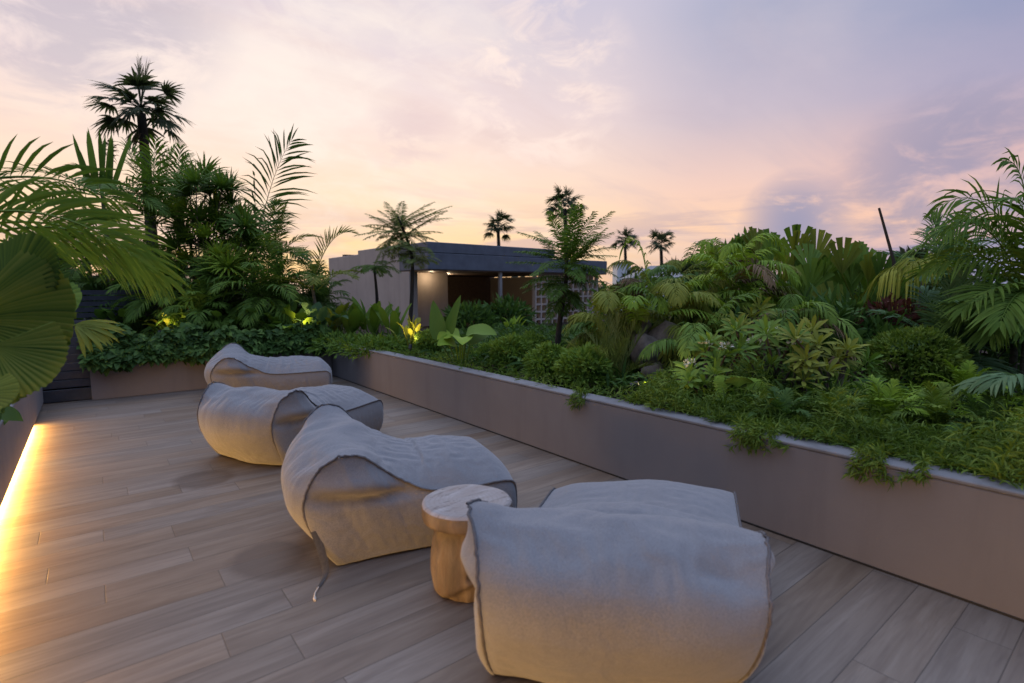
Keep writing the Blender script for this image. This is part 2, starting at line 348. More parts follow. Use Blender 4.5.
def blades(mb, P, D, Nn, L, W, droop=.3, segs=4, shape='lance', fold=.2, tint=None, wave=0):
    P, D, Nn = A3(P).reshape(-1, 3), A3(D).reshape(-1, 3), A3(Nn).reshape(-1, 3); n = len(P)
    P, D, Nn = (np.broadcast_to(x, (n, 3)) for x in (P, nrm(D), nrm(Nn)))
    L = np.broadcast_to(A3(L), (n,)); W = np.broadcast_to(A3(W), (n,)); droop = np.broadcast_to(A3(droop), (n,))
    t = np.linspace(0, 1, segs + 1)
    g = A3([0, 0, -1.0])
    d = nrm(D[:, None] + g * (droop[:, None, None] * (t[None, :, None] * 2)))
    st = d[:, :-1] * (L[:, None, None] / segs)
    C = np.concatenate([P[:, None], P[:, None] + np.cumsum(st, 1)], 1)
    S = np.cross(d, np.broadcast_to(Nn[:, None], d.shape)); S = nrm(S); U = np.cross(S, d)
    hw = .5 * W[:, None, None] * SH(shape, t)[None, :, None]
    Lf = C + S * hw + U * (fold * hw); Rt = C - S * hw + U * (fold * hw)
    if wave:
        ph = rng.uniform(0, 6, (n, 1, 1)); wv = np.sin(t[None, :, None] * 9 + ph) * wave * hw
        Lf = Lf + U * wv; Rt = Rt - U * wv * .7
    V = np.stack([Lf, C, Rt], 2)                     # n, segs+1, 3, 3
    k = 3 * (segs + 1); f = grid_faces(segs + 1, 3)
    F = (f[None] + (np.arange(n) * k)[:, None, None]).reshape(-1, 4)
    if tint is None: tint = rng.uniform(.2, .8, n)
    tt = np.broadcast_to(A3(tint), (n,))[:, None, None] + np.zeros((1, segs + 1, 3)); tt = tt + (t - .5)[None, :, None] * .12
    mb.add(V, F, tt.ravel())
def basis(d, up=(0, 0, 1)):
    d = nrm(A3(d)); s = np.cross(d, A3(up))
    if np.linalg.norm(s) < 1e-3: s = np.cross(d, A3([1, 0, 0]))
    s = nrm(s); return d, s, np.cross(s, d)
def frond(mb, base, d, L, droop=.6, nl=26, ll=.3, lw=.03, vee=.35, ld=.35, start=.14, r0=.012, tint=.5, segs=4, shape='lance', ang=(66, 26), twist=0, prof=.75, sprd=.08):
    m = 16; t = np.linspace(0, 1, m); d = nrm(A3(d))
    dd = nrm(d[None] + A3([0, 0, -1])[None] * (droop * 2 * t[:, None] ** 1.4))
    C = np.concatenate([A3(base)[None], A3(base)[None] + np.cumsum(dd[:-1] * (L / (m - 1)), 0)], 0)
    tube(mb, C, np.linspace(r0, r0 * .2, m), 5, tint + .15, False)
    tl = np.linspace(start, .985, nl)
    for sg in (-1, 1):
        tj = np.clip(tl + rng.normal(0, .006, nl), 0, .999)
        pos = np.stack([np.interp(tj, t, C[:, i]) for i in range(3)], 1); tg = nrm(np.stack([np.interp(tj, t, dd[:, i]) for i in range(3)], 1))
        s = nrm(np.cross(tg, np.broadcast_to(A3([0, 0, 1]), tg.shape))); u = np.cross(s, tg)
        if twist: s, u = s * math.cos(twist) + u * math.sin(twist), u * math.cos(twist) - s * math.sin(twist)
        a = np.radians(np.interp(tl, [start, 1], ang)) + rng.normal(0, sprd, nl)
        v = vee + rng.normal(0, sprd * 1.2, nl)
        D = tg * np.cos(a)[:, None] + (s * sg * np.cos(v)[:, None] + u * np.sin(v)[:, None]) * np.sin(a)[:, None]
        u2 = u * np.cos(v)[:, None] - s * sg * np.sin(v)[:, None]
        ln = ll * np.sin(math.pi * (.13 + .80 * (tl - start) / (1 - start))) ** prof * rng.uniform(.88, 1.08, nl)
        blades(mb, pos, D, u2, ln, lw, ld * rng.uniform(.6, 1.5, nl), segs, shape, .25, tint + rng.normal(0, .12, nl))
def fan(mb, hub, out, nr, rad, npl=22, span=300, depth=.05, cup=.1, droop=.15, tint=.5, tooth=.06, ripple=0, rib_shade=.34):
    out, _, _ = basis(out); nr = nrm(A3(nr) - out * np.dot(A3(nr), out)); s = np.cross(nr, out)
    a = np.radians(np.linspace(-span / 2, span / 2, 2 * npl + 1)); r = np.array([.03, .2, .4, .6, .78, .92, 1.0])
    rr = np.repeat(r[:, None], len(a), 1); odd = (np.arange(len(a)) % 2)[None]
    rr[-1] *= 1 - tooth * (1 - odd[0]) - rng.uniform(0, tooth * .6, len(a)); rr = rr * (1 - .12 * (np.abs(a) / a.max())[None] ** 2)
    off = depth * rr * (odd * 2 - 1) * .5 + cup * rr ** 2 + ripple * rr ** 2 * np.sin(a * 3 + rng.uniform(0, 6))[None]
    V = A3(hub) + rad * (rr[..., None] * (np.cos(a)[None, :, None] * out + np.sin(a)[None, :, None] * s) + off[..., None] * nr)
    V[..., 2] -= droop * rad * rr ** 2.2
    tn = np.broadcast_to(tint + (odd - .5) * rib_shade + (rr - .5) * .10 + rng.normal(0, .06 + rib_shade * .15, len(a))[None], rr.shape)  # ridges tinted lighter than furrows: pleat shading painted into the leaf colour
    mb.add(V, grid_faces(len(r), len(a)), tn.ravel())
def fanseg(mb, hub, out, nr, rad, n=16, span=200, wfac=1.15, droop=.2, tint=.5, shape='wedge', segs=4, fold=.3):
    out, _, _ = basis(out); nr = nrm(A3(nr) - out * np.dot(A3(nr), out)); s = np.cross(nr, out)
    a = np.radians(np.linspace(-span / 2, span / 2, n)) + rng.normal(0, .02, n)
    D = np.cos(a)[:, None] * out + np.sin(a)[:, None] * s + rng.normal(0, .03, (n, 3))
    wd = rad * math.radians(span) / n * wfac
    blades(mb, np.tile(A3(hub), (n, 1)), D, np.tile(nr, (n, 1)), rad * rng.uniform(.88, 1.04, n) * (1 - .12 * (np.abs(a) / (abs(a).max() + 1e-6)) ** 2), wd, droop * rng.uniform(.5, 1.5, n), segs, shape, fold, tint + rng.normal(0, .08, n))
def sph(n, zmin=-1., zmax=1.):
    z = rng.uniform(zmin, zmax, n); a = rng.uniform(0, 2 * math.pi, n); q = np.sqrt(1 - z * z)
    return np.stack([q * np.cos(a), q * np.sin(a), z], 1)
def shrub_leaves(mb, c, rad, n, ll, lw, zmin=-.35, shape='lance', inner=.55, lump=.25, tint=.5, droop=.15, jit=.6, segs=2, tvar=.18):
    d = sph(n, zmin); f = np.array([mnoise.noise(Vector(tuple(x * 2.1 + A3(c)))) for x in d]); f2 = np.array([mnoise.noise(Vector(tuple(x * 4.7 + A3(c) * 3))) for x in d])
    k = (inner + (1 - inner) * rng.uniform(0, 1, n) ** .5) * (1 + lump * f + lump * .5 * f2)
    P = A3(c) + d * k[:, None] * A3(rad)
    D = nrm(d + rng.normal(0, jit, (n, 3)) + A3([0, 0, .25]))
    Nn = nrm(d + rng.normal(0, .5, (n, 3)))
    blades(mb, P, D, Nn, ll * rng.uniform(.6, 1.25, n), lw * rng.uniform(.7, 1.2, n), droop, segs, shape, .15, tint + f * .35 + rng.normal(0, tvar, n))
def rosette(mb, c, ax, n, ll, lw, open_=(.25, 1.35), droop=.35, tint=.5, shape='lance', segs=4, fold=.25):
    ax, s, u = basis(ax, (0.2, .1, 1) if abs(nrm(A3(ax))[2]) < .95 else (1, 0, 0))
    th = np.arange(n) * 2.39996 + rng.uniform(0, 6); op = np.interp(np.linspace(0, 1, n) ** .8, [0, 1], open_) + rng.normal(0, .07, n)
    rad = np.cos(th)[:, None] * s + np.sin(th)[:, None] * u
    D = ax * np.cos(op)[:, None] + rad * np.sin(op)[:, None]; Nn = ax * np.sin(op)[:, None] - rad * np.cos(op)[:, None]
    blades(mb, np.tile(A3(c), (n, 1)) + rad * .01, D, Nn, ll * rng.uniform(.8, 1.1, n), lw, droop * rng.uniform(.6, 1.4, n), segs, shape, fold, tint + np.linspace(.12, -.12, n) + rng.normal(0, .07, n))
def curve(p0, p1, bend=(0, 0, 0), n=10):
    t = np.linspace(0, 1, n)[:, None]; return A3(p0) * (1 - t) + A3(p1) * t + A3(bend) * np.sin(math.pi * t)

# ------------------------------------------------------------------ scene-graph helpers
LABELS = set()
def tag(o, label, cat, group=None, kind=None):
    if label: o['label'] = label
    if cat: o['category'] = cat
    if group: o['group'] = group
    if kind: o['kind'] = kind
    return o
def thing(name, label, cat, loc=(0, 0, 0), rz=0, group=None):
    o = bpy.data.objects.new(name, None); col.objects.link(o); o.location = loc; o.rotation_euler = (0, 0, rz); o.empty_display_size = .2
    return tag(o, label, cat, group)
def struct(name, mb, mat, smooth=False):
    o = mb.build(name, mat, None, smooth); o['kind'] = 'structure'; return o
def dup(root, loc, rz, label, group=None, scale=1.0):
    r = root.copy(); col.objects.link(r); r.location = loc; r.rotation_euler = (0, 0, rz); r.scale = (scale,) * 3 if isinstance(scale, (int, float)) else scale
    r['label'] = label
    if group: r['group'] = group
    for ch in list(root.children):
        c = ch.copy(); col.objects.link(c); c.parent = r
        for g in list(ch.children):
            e = g.copy(); col.objects.link(e); e.parent = c
    return r

# ================================================================== SETTING
SOIL = .44
m = MB(); S = 600; m.add([(-S, -S, -3.4), (S, -S, -3.4), (S, S, -3.4), (-S, S, -3.4)], [(0, 1, 2, 3)]); struct('ground', m, 'earth')
m = MB(); box(m, -.67, 3.34, -4, 10.6, -.25, 0); struct('terrace_floor', m, 'deck')
m = MB(); box(m, -.71, 3.38, -4.1, 13, -3.4, -.252); struct('terrace_slab', m, 'concrete')
def bed(name, x0, x1, y0, y1, z0=-3.38, h=SOIL, amp=.07):
    nx, ny = max(2, int((x1 - x0) / .25)), max(2, int((y1 - y0) / .25))
    gx, gy = np.meshgrid(np.linspace(x0, x1, nx), np.linspace(y0, y1, ny), indexing='ij')
    z = np.array([h + amp * mnoise.noise(Vector((a * 1.1, b * 1.1, 3))) + amp * .4 * mnoise.noise(Vector((a * 5, b * 5, 9))) for a, b in zip(gx.ravel(), gy.ravel())]).reshape(gx.shape)
    mb = MB(); mb.add(np.stack([gx, gy, z], -1), grid_faces(nx, ny))
    for a, b in ((slice(0, 1), slice(None)), (slice(-1, None), slice(None)), (slice(None), slice(0, 1)), (slice(None), slice(-1, None))):
        e = np.stack([gx[a, b].ravel(), gy[a, b].ravel(), z[a, b].ravel()], -1); lo = e.copy(); lo[:, 2] = z0
        mb.add(np.stack([e, lo]), grid_faces(2, len(e)))
    return struct(name, mb, 'soil', True)
bed('planting_bed', 3.39, 20, -4, 20)
bed('planting_bed', -3.2, 3.36, 9.24, 14)
bed('planting_bed', -3.2, -.69, -4, 9.2)

def wall(name, label, boxes, cap, mat='render_taupe'):
    t = thing(name, label, 'wall', (sum(boxes[0][:2]) / 2, sum(boxes[0][2:4]) / 2, 0))
    x, y = t.location.x, t.location.y
    b = MB()
    for q in boxes: box(b, q[0] - x, q[1] - x, q[2] - y, q[3] - y, q[4], q[5], .006)
    b.build('wall_body', mat, t, False)
    if cap:
        c = MB(); box(c, cap[0] - x, cap[1] - x, cap[2] - y, cap[3] - y, cap[4], cap[5], .005); c.build('coping', 'coping', t, False)
    return t, x, y
w1, x, y = wall('planter_wall', 'long low taupe rendered wall on the right holding the big garden bed', [(3.22, 3.385, -4, 9.235, -.002, .565)], (3.216, 3.388, -4, 9.232, .567, .588))
s_ = MB(); box(s_, 3.2145 - x, 3.2185 - x, -4 - y, 9.06 - y, .001, .012); s_.build('base_joint', 'black', w1, False)
w2, x, y = wall('planter_wall', 'short low taupe wall across the far end behind the farthest lounger', [(-.07, 3.213, 9.08, 9.235, -.002, .525)], (-.07, 3.213, 9.077, 9.238, .527, .545))
w3, x, y = wall('planter_wall', 'left low taupe wall with a warm light glowing under its foot', [(-.69, -.55, -4, 8.9, .065, .54), (-.69, -.63, -4, 8.9, .001, .066)], (-.692, -.546, -4, 8.903, .542, .56))
m = MB(); box(m, -.629 - x, -.621 - x, -3.9 - y, 7.8 - y, .03, .05); m.build('led_strip', 'led', w3, False)
ld = bpy.data.lights.new('led_light', 'AREA'); ld.shape = 'RECTANGLE'; ld.size = 11.6; ld.size_y = .02; ld.energy = 290; ld.color = (1, .52, .12); ld.spread = R(170)
lo = bpy.data.objects.new('led_light', ld); col.objects.link(lo); lo.parent = w3; lo.location = (-.600 - x, 1.95 - y, .052)
lo.rotation_euler = Vector((-.64, 0, .77)).to_track_quat('Z', 'Y').to_euler(); 
q = Vector((-.64, 0, .77)).normalized(); yx = Vector((0, 1, 0)); zz = q; yy = zz.cross(yx)
from mathutils import Matrix
lo.rotation_euler = Matrix((yx, yy, zz)).transposed().to_euler()

# gate at the far left corner
g = thing('metal_gate', 'charcoal metal gate panel in the gap at the far left corner', 'gate', (-.3, 9.15, 0))
m = MB()
for i in range(8): box(m, -.34, .235, -.012, .012, .19 + i * .112, .19 + i * .112 + .104, .004)
m.build('slat_panel', 'charcoal_metal', g, False)
m = MB(); box(m, -.36, .24, -.02, .02, .012, .17, .004); m.build('kick_plate', 'charcoal_metal', g, False)
for xx in (-.385, .205):
    m = MB(); box(m, xx, xx + .022, .022, .06, 0, 1.1, .003); m.build('gate_post', 'charcoal_metal', g, False)
# slatted screen behind the back bed
f = thing('slatted_screen', 'grey slatted screen glimpsed behind the dense back planting', 'fence', (.8, 11.9, .3))
m = MB()
for i in range(11): box(m, -3.8, 2.6, -.012, .012, .1 + i * .10, .18 + i * .10)
m.build('slat_panel', 'charcoal_metal', f, False)
for xx in (-3.8, -1.7, .4, 2.5):
    m = MB(); box(m, xx, xx + .07, .014, .08, -.3, 1.25); m.build('post', 'charcoal_metal', f, False)

# ------------------------------------------------------------------ pavilion
def pavilion():
    X0, X1, Y0, D = 6.78, 13.55, 12.0, 6.5
    t = thing('pavilion', 'low flat roofed pavilion with a dark fascia and taupe walls', 'house', (X0, Y0, 0))
    m = MB(); box(m, .0, X1 - X0, 0, 1.6, 2.0, 2.42, .01); box(m, 0, 4.4, .004, 1.6, 2.43, 2.70, .01); ro = m.build('roof', 'fascia', t, False)
    m = MB(); box(m, .02, X1 - X0 - .02, .02, 1.6, 1.975, 1.998); m.build('soffit', 'soffit_wood', ro, False)
    m = MB(); box(m, .004, .25, 1.61, 4.5, -.4, 2.72, .01); box(m, .01, .25, 4.51, 7.2, -.4, 2.60, .01); box(m, .251, 1.58, 1.62, 1.8, -.4, 1.97, .01)
    box(m, -.0, .248, 1.02, 1.605, -.4, 1.97, .01); m.build('wall', 'house_wall', t, False)
    m = MB(); box(m, .26, 6.75, D - .2, D, -.4, 2.7); m.build('back_wall', 'dark_interior', t, False)
    m = MB(); box(m, 6.55, 6.75, 1.2, D - .21, -.4, 1.97); m.build('side_wall', 'house_wall', t, False)
    m = MB(); box(m, .26, 6.54, 1.2, D - .21, 1.99, 2.2); m.build('ceiling', 'soffit_wood', t, False)
    m = MB(); box(m, .26, 6.54, .2, D - .21, -.4, -.05); m.build('floor', 'floor_stone', t, False)
    m = MB(); box(m, 2.33, 2.42, .05, .14, -.05, 1.972, .006); m.build('post', 'house_grey', t, False)
    m = MB(); box(m, 1.75, 3.75, .1, .5, -.05, .22, .01); m.build('planter_box', 'house_grey', t, False)
    # breeze-block screen
    sc = MB(); x0, x1, z0, z1, nx, nz = 3.78, 6.5, .12, 1.95, 12, 8
    cw, ch, b = (x1 - x0) / nx, (z1 - z0) / nz, .026
    for i in range(nx + 1): box(sc, x0 + i * cw - b, x0 + i * cw + b, .16, .30, z0 - b, z1 + b)
    for k in range(nz + 1):
        for i in range(nx): box(sc, x0 + i * cw + b, x0 + (i + 1) * cw - b, .163, .297, z0 + k * ch - b, z0 + k * ch + b)
    sc.build('block_screen', 'house_wall', t, False)
    m = MB(); box(m, 3.74, 6.54, .14, .32, -.4, .092, .008); m.build('plinth', 'house_wall', t, False)
    m = MB(); box(m, 1.6, 2.3, 6.26, 6.29, .9, 1.5); m.build('wall_panel', 'house_grey', t, False)
    return t
pav = pavilion()

# ================================================================== BEAN BAG LOUNGERS
def spline(P, n):
    P = A3(P); seg = np.linalg.norm(np.diff(P, axis=0), axis=1); u = np.concatenate([[0], np.cumsum(seg)]); k = len(P)
    q = np.linspace(0, u[-1], n); out = np.zeros((n, P.shape[1]))
    T = np.zeros_like(P); T[1:-1] = (P[2:] - P[:-2]) / (u[2:] - u[:-2])[:, None]; T[0] = (P[1] - P[0]) / (u[1] - u[0]); T[-1] = (P[-1] - P[-2]) / (u[-1] - u[-2])
    i = np.clip(np.searchsorted(u, q, side='right') - 1, 0, k - 2); h = (u[i + 1] - u[i]); s = ((q - u[i]) / h)[:, None]; h = h[:, None]
    return (2 * s**3 - 3 * s**2 + 1) * P[i] + (s**3 - 2 * s**2 + s) * h * T[i] + (-2 * s**3 + 3 * s**2) * P[i + 1] + (s**3 - s**2) * h * T[i + 1]
def relax(X, quads, rim, pin, target, seed, slack=1.042, rimk=.97, iters=60, PR=.0003, SMO=.06):
    """let the sack settle: fabric a little too long for its shape buckles into folds"""
    a, b, c, d = quads.T
    E = np.concatenate([np.stack(p, 1) for p in ((a, b), (b, c), (c, d), (d, a), (a, c), (b, d))]); E = np.unique(np.sort(E, 1), axis=0); E = E[E[:, 0] != E[:, 1]]
    L0 = np.linalg.norm(X[E[:, 0]] - X[E[:, 1]], axis=1); ok = L0 > 1e-5; E, L0 = E[ok], L0[ok]
    n = len(X); isr = np.zeros(n, bool); isr[rim] = True
    md = (X[E[:, 0]] + X[E[:, 1]]) / 2
    loc = np.array([mnoise.noise(Vector((p[0] * 2.5 + seed, p[1] * 2.5, p[2] * 2.5))) for p in md])
    L0 = L0 * np.where(isr[E[:, 0]] & isr[E[:, 1]], rimk, slack + .02 * loc + .045 * np.exp(-((md[:, 2] - .52) / .07) ** 2))
    i, j = E.T; val_ = np.bincount(np.concatenate([i, j]), minlength=n).astype(float)
    def scat(Dv): return np.stack([np.bincount(i, Dv[:, k], n) - np.bincount(j, Dv[:, k], n) for k in range(3)], 1)
    rr_ = np.random.default_rng(seed); X = X + rr_.normal(0, .0012, X.shape)
    for it in range(iters):
        n1 = np.cross(X[c] - X[a], X[d] - X[b]); Nv = np.stack([sum(np.bincount(q, n1[:, k], n) for q in (a, b, c, d)) for k in range(3)], 1)
        X = X + nrm(Nv) * PR; X[:, 2] -= .0006
        X = X + (target - X) * np.where(isr, .06, .03)[:, None]
        for _ in range(5):
            dv = X[j] - X[i]; l = np.linalg.norm(dv, axis=1); e = (l - L0) / np.maximum(l, 1e-6) * .5
            X = X + scat(dv * e[:, None]) * (1.6 / np.maximum(val_, 1))[:, None]
        sm = scat(X[j] - X[i]) / np.maximum(val_, 1)[:, None]
        X = X + sm * np.where(isr, .03, SMO)[:, None]
        X[:, 2] = np.maximum(X[:, 2], .006); X[pin] = target[pin]
    return X
def bean_bag(label, loc, heading, seed=0, width=.92, length=1.28, back=.62, lean=0.0, strap=False, crease=1.0, asym=0.0, skew=0.0, ear=.032, plump=1.0):
    t = thing('bean_bag_lounger', label, 'bean bag', loc, heading, 'grey bean bag loungers along the terrace')
    W2 = width / 2; ln = length
    seam = [(.13, .012), (.06, .10), (-.005, .22), (-.045, .34), (-.035, .45), (.03 + lean * .5, back - .08), (.14 + lean, back - .005), (.25 + lean, back - .01), (.36 + lean * .5, back - .085), (.48, .445), (.61, .375), (.80, .35), (ln - .09, .355), (ln - .015, .345), (ln + .006, .30), (ln + .008, .13), (ln - .02, .012)]
    NS, NV, NB, NR = 72, 37, 26, 22
    sp = spline(seam, NS); tg = np.gradient(sp, axis=0); tg = tg / np.linalg.norm(tg, axis=1)[:, None]; nx, nz = -tg[:, 1], tg[:, 0]
    s = np.linspace(0, 1, NS); v = np.linspace(-1, 1, NV)
    arc = np.concatenate([[0], np.cumsum(np.linalg.norm(np.diff(A3(seam), axis=0), axis=1))]); arc /= arc[-1]
    bul = np.interp(s, arc, [.01, .05, .085, .10, .10, .08, .045, .04, .06, .11, .165 * plump, .18 * plump, .145 * plump, .06, .045, .04, .0])
    wid = np.interp(s, arc, [.90, .93, .95, .96, .98, 1.0, 1.10, 1.08, 1.0, .98, 1.0, 1.0, 1.0, 1.0, 1.0, .99, .97]) * W2
    bend = np.interp(s, arc, [0, 0, 0, .1, .5, 1, 1, .9, .5, .1, 0, 0, 0, 0, 0, 0, 0])
    prof = 1 - np.abs(v) ** 2.3
    Xs = sp[:, 0][:, None] + (nx * bul)[:, None] * prof[None]; Zs = sp[:, 1][:, None] + (nz * bul)[:, None] * prof[None]
    Zs = Zs + asym * bend[:, None] * (v + .1 * (v * v - 1))[None]
    Zs = Zs + ear * (bend[:, None] ** 3) * np.abs(v[None]) ** 5
    C = np.stack([Xs, wid[:, None] * v[None], np.maximum(Zs, .006)], -1)
    for i in range(NS):                    # broad lumps of the filling
        for j in range(NV):
            p = C[i, j]; e = min(1, (1 - abs(v[j])) * 5)
            C[i, j] += e * A3([nx[i], 0, nz[i]]) * (.030 * mnoise.noise(Vector((p[0] * 3 + seed * 7, p[1] * 2.6, p[2] * 3))) + .022 * bend[i] * mnoise.noise(Vector((s[i] * 16, v[j] * 3.2, seed))))
    X = [C.reshape(-1, 3)]; gid = np.arange(NS * NV).reshape(NS, NV); Q = {'cover': grid_faces(NS, NV)}; n = NS * NV; rims = []
    pin = [gid[0], gid[-1]]
    for sg, e, nm in ((-1, 0, 'a'), (1, NV - 1, 'b')):
        rim = C[:, e]; xb = rim[0, 0] + (rim[-1, 0] - rim[0, 0]) * (3 * s ** 2 - 2 * s ** 3); bot = np.stack([xb, np.full(NS, rim[0, 1]), np.full(NS, .012)], 1)
        rr = np.linspace(0, 1, NR) ** .9; G = rim[:, None] * (1 - rr)[None, :, None] + bot[:, None] * rr[None, :, None]
        hgt_ = np.minimum(1, (rim[:, 2] - .012) / .25)[:, None]
        G[..., 1] += sg * .045 * hgt_ * np.sin(math.pi * np.clip(rr, 0, 1)) [None] ** .8
        z = G[..., 2]; xx = G[..., 0]; e_ = np.minimum(1, rr * 6)[None]
        fold = np.exp(-((z - (.415 - .06 * np.maximum(xx - .05, 0))) / .020) ** 2) * np.exp(-(np.maximum(xx - .40, 0) / .14) ** 2)
        G[..., 1] -= sg * e_ * .050 * crease * fold; G[..., 1] += sg * e_ * .045 * crease * np.exp(-((z - .485) / .05) ** 2) * np.exp(-(np.maximum(xx - .36, 0) / .10) ** 2)
        ids = np.zeros((NS, NR), int); ids[:, 0] = gid[:, e]; ids[:, 1:] = np.arange(n, n + NS * (NR - 1)).reshape(NS, NR - 1)
        ids[0, :] = gid[0, e]; ids[-1, :] = gid[-1, e]
        X.append(G[:, 1:].reshape(-1, 3)); n += NS * (NR - 1)
        q = np.stack([ids[:-1, :-1], ids[1:, :-1], ids[1:, 1:], ids[:-1, 1:]], -1).reshape(-1, 4)
        Q[nm] = q[:, ::-1] if sg > 0 else q
        pin.append(ids[1:-1, -1]); rims.append(gid[:, e])
    X = np.concatenate(X); X[:, 1] += skew * np.maximum(X[:, 0] - .15, 0); X0 = X.copy()
    # make every face look outwards before blowing the sack up
    cen = A3([.5, 0, .2])
    for k in Q:
        q = Q[k]; fn = np.cross(X[q[:, 2]] - X[q[:, 0]], X[q[:, 3]] - X[q[:, 1]]); fc = X[q].mean(1)
        if np.sum(fn * (fc - cen)) < 0: Q[k] = q[:, ::-1].copy()
    X = relax(X, np.concatenate(list(Q.values())), np.concatenate(rims), np.concatenate(pin), X0, seed)
    for k, nm in (('cover', 'cover'), ('a', 'side_panel'), ('b', 'side_panel')):
        u, inv = np.unique(Q[k].ravel(), return_inverse=True); mb = MB(); mb.add(X[u], inv.reshape(-1, 4)); o = mb.build(nm, 'fabric', t)
        sb = o.modifiers.new('smooth', 'SUBSURF'); sb.levels = 2; sb.render_levels = 2
    mb = MB(); mb.add(np.stack([X[gid[0]], X[gid[-1]]]), grid_faces(2, NV)); mb.build('base_panel', 'piping', t)
    for r_, sg in zip(rims, (-1, 1)):
        P = X[r_].copy(); P[:, 1] += sg * .004; P = spline(P[::2], 150); bn_ = np.interp(np.linspace(0, 1, 150), s, bend); P += A3([[mnoise.noise(Vector((i * .55, seed, q))) * (.003 + .009 * bn_[i]) for q in (0, 5, 9)] for i in range(150)])
        P[:, 2] = np.maximum(P[:, 2] + .003, .008)
        mb = MB(); tube(mb, P, .0065, 7); mb.build('piping', 'piping', t)
    if strap:
        y0 = -W2 * .95
        pts = [(.0, -W2 - .012, .24), (.03, -W2 - .028, .13), (.045, -W2 - .050, .03), (.03, -W2 - .085, .008), (.0, -W2 - .15, .006)]
        P = spline(pts, 20); wv = A3([.8, .12, 0]); hw = np.interp(np.linspace(0, 1, 20), [0, .5, 1], [.026, .024, .010])[:, None]
        mb = MB(); mb.add(np.stack([P - wv * hw, P + A3([0, -.003, .003]), P + wv * hw], 1), grid_faces(20, 3)); st = mb.build('strap', 'strap', t)
        Q_ = spline([(.0, -W2 - .15, .008), (-.02, -W2 - .20, .006), (-.025, -W2 - .26, .006)], 8); mb = MB(); tube(mb, Q_, [.004] * 6 + [.009, .006], 6); mb.build('strap_cord', 'strap_tip', st)
    return t
def head(dx, dy): return math.atan2(dy, dx)
bean_bag('large grey bean bag nearest the camera seen from behind its back', (1.41, 1.16, 0), head(.66, .75), 1, 1.01, 1.22, .59, .0, asym=.06, skew=-.30, plump=.55)
bean_bag('grey bean bag with a loose strap trailing on the floor left of the stump table', (.95, 3.16, 0), head(.97, -.24), 2, .88, 1.15, .62, .0, strap=True, asym=.04, ear=.06)
bean_bag('grey bean bag turned towards the far corner, third away from the camera', (.92, 4.90, 0), head(.88, .47), 3, .88, 1.36, .60, .0, asym=.0, ear=.06)
bean_bag('farthest grey bean bag in front of the low end wall', (1.32, 8.22, 0), head(.97, -.24), 4, .92, 1.42, .60, .0, asym=.05, ear=.06)

# ------------------------------------------------------------------ stump side table
def stump():
    t = thing('side_table', 'round wooden stump side table between two bean bags', 'side table', (1.40, 2.13, 0))
    t.scale = (1.05, 1.05, .965)
    mb = MB(); prof = [(0.0, .478), (.10, .479), (.19, .478), (.203, .474), (.210, .464), (.212, .44), (.211, .405), (.205, .392), (.19, .388), (.0, .387)]
    def lathe(prof, seed, amp, ns=96, z_amp=0):
        a = np.linspace(0, 2 * math.pi, ns + 1)[:-1]; V = []
        for r, z in prof:
            for q in a:
                k = 1 + amp * mnoise.noise(Vector((math.cos(q) * 1.3, math.sin(q) * 1.3, seed + z * 3))) + amp * .4 * mnoise.noise(Vector((math.cos(q) * 4, math.sin(q) * 4, seed + z * 5)))
                V.append((r * k * math.cos(q), r * k * math.sin(q), z))
        V = A3(V).reshape(len(prof), ns, 3).transpose(1, 0, 2); return V, grid_faces(ns, len(prof), closed=True)
    V, F = lathe(prof[:5], 3, .035); mb.add(V, F); tp = mb.build('table_top', 'stump_top', t)
    mb = MB(); V, F = lathe(prof[4:], 3, .035); mb.add(V, F); mb.build('bark_edge', 'stump_side', tp)
    mb = MB(); pr = spline([(.138, .388), (.146, .37), (.164, .30), (.174, .20), (.173, .11), (.166, .04), (.152, .004)], 48)
    V, F = lathe([tuple(p) for p in pr], 8, .10)
    for i in range(V.shape[0]):                     # broken foot facing the camera and a knot hole
        for j in range(V.shape[1]):
            a = math.atan2(V[i, j, 1], V[i, j, 0]); z = V[i, j, 2]
            d = abs((a - R(-112) + math.pi) % (2 * math.pi) - math.pi)
            V[i, j, :2] *= 1 - .16 / (1 + math.exp((z - (.115 - .10 * d)) / .006))
            V[i, j, :2] *= 1 - .05 * max(0, mnoise.noise(Vector((a * 3.2, z * 2.5, 4)))) - .035 * max(0, 1 - abs(mnoise.noise(Vector((a * 2.2 + z * 1.5, z * 1.2, 11)))) * 9)
            h = math.hypot(d * .17, z - .155)
            V[i, j, :2] *= 1 - .32 * math.exp(-(h / .026) ** 2)
    mb.add(V, F); mb.build('trunk', 'stump_side', t)
stump()

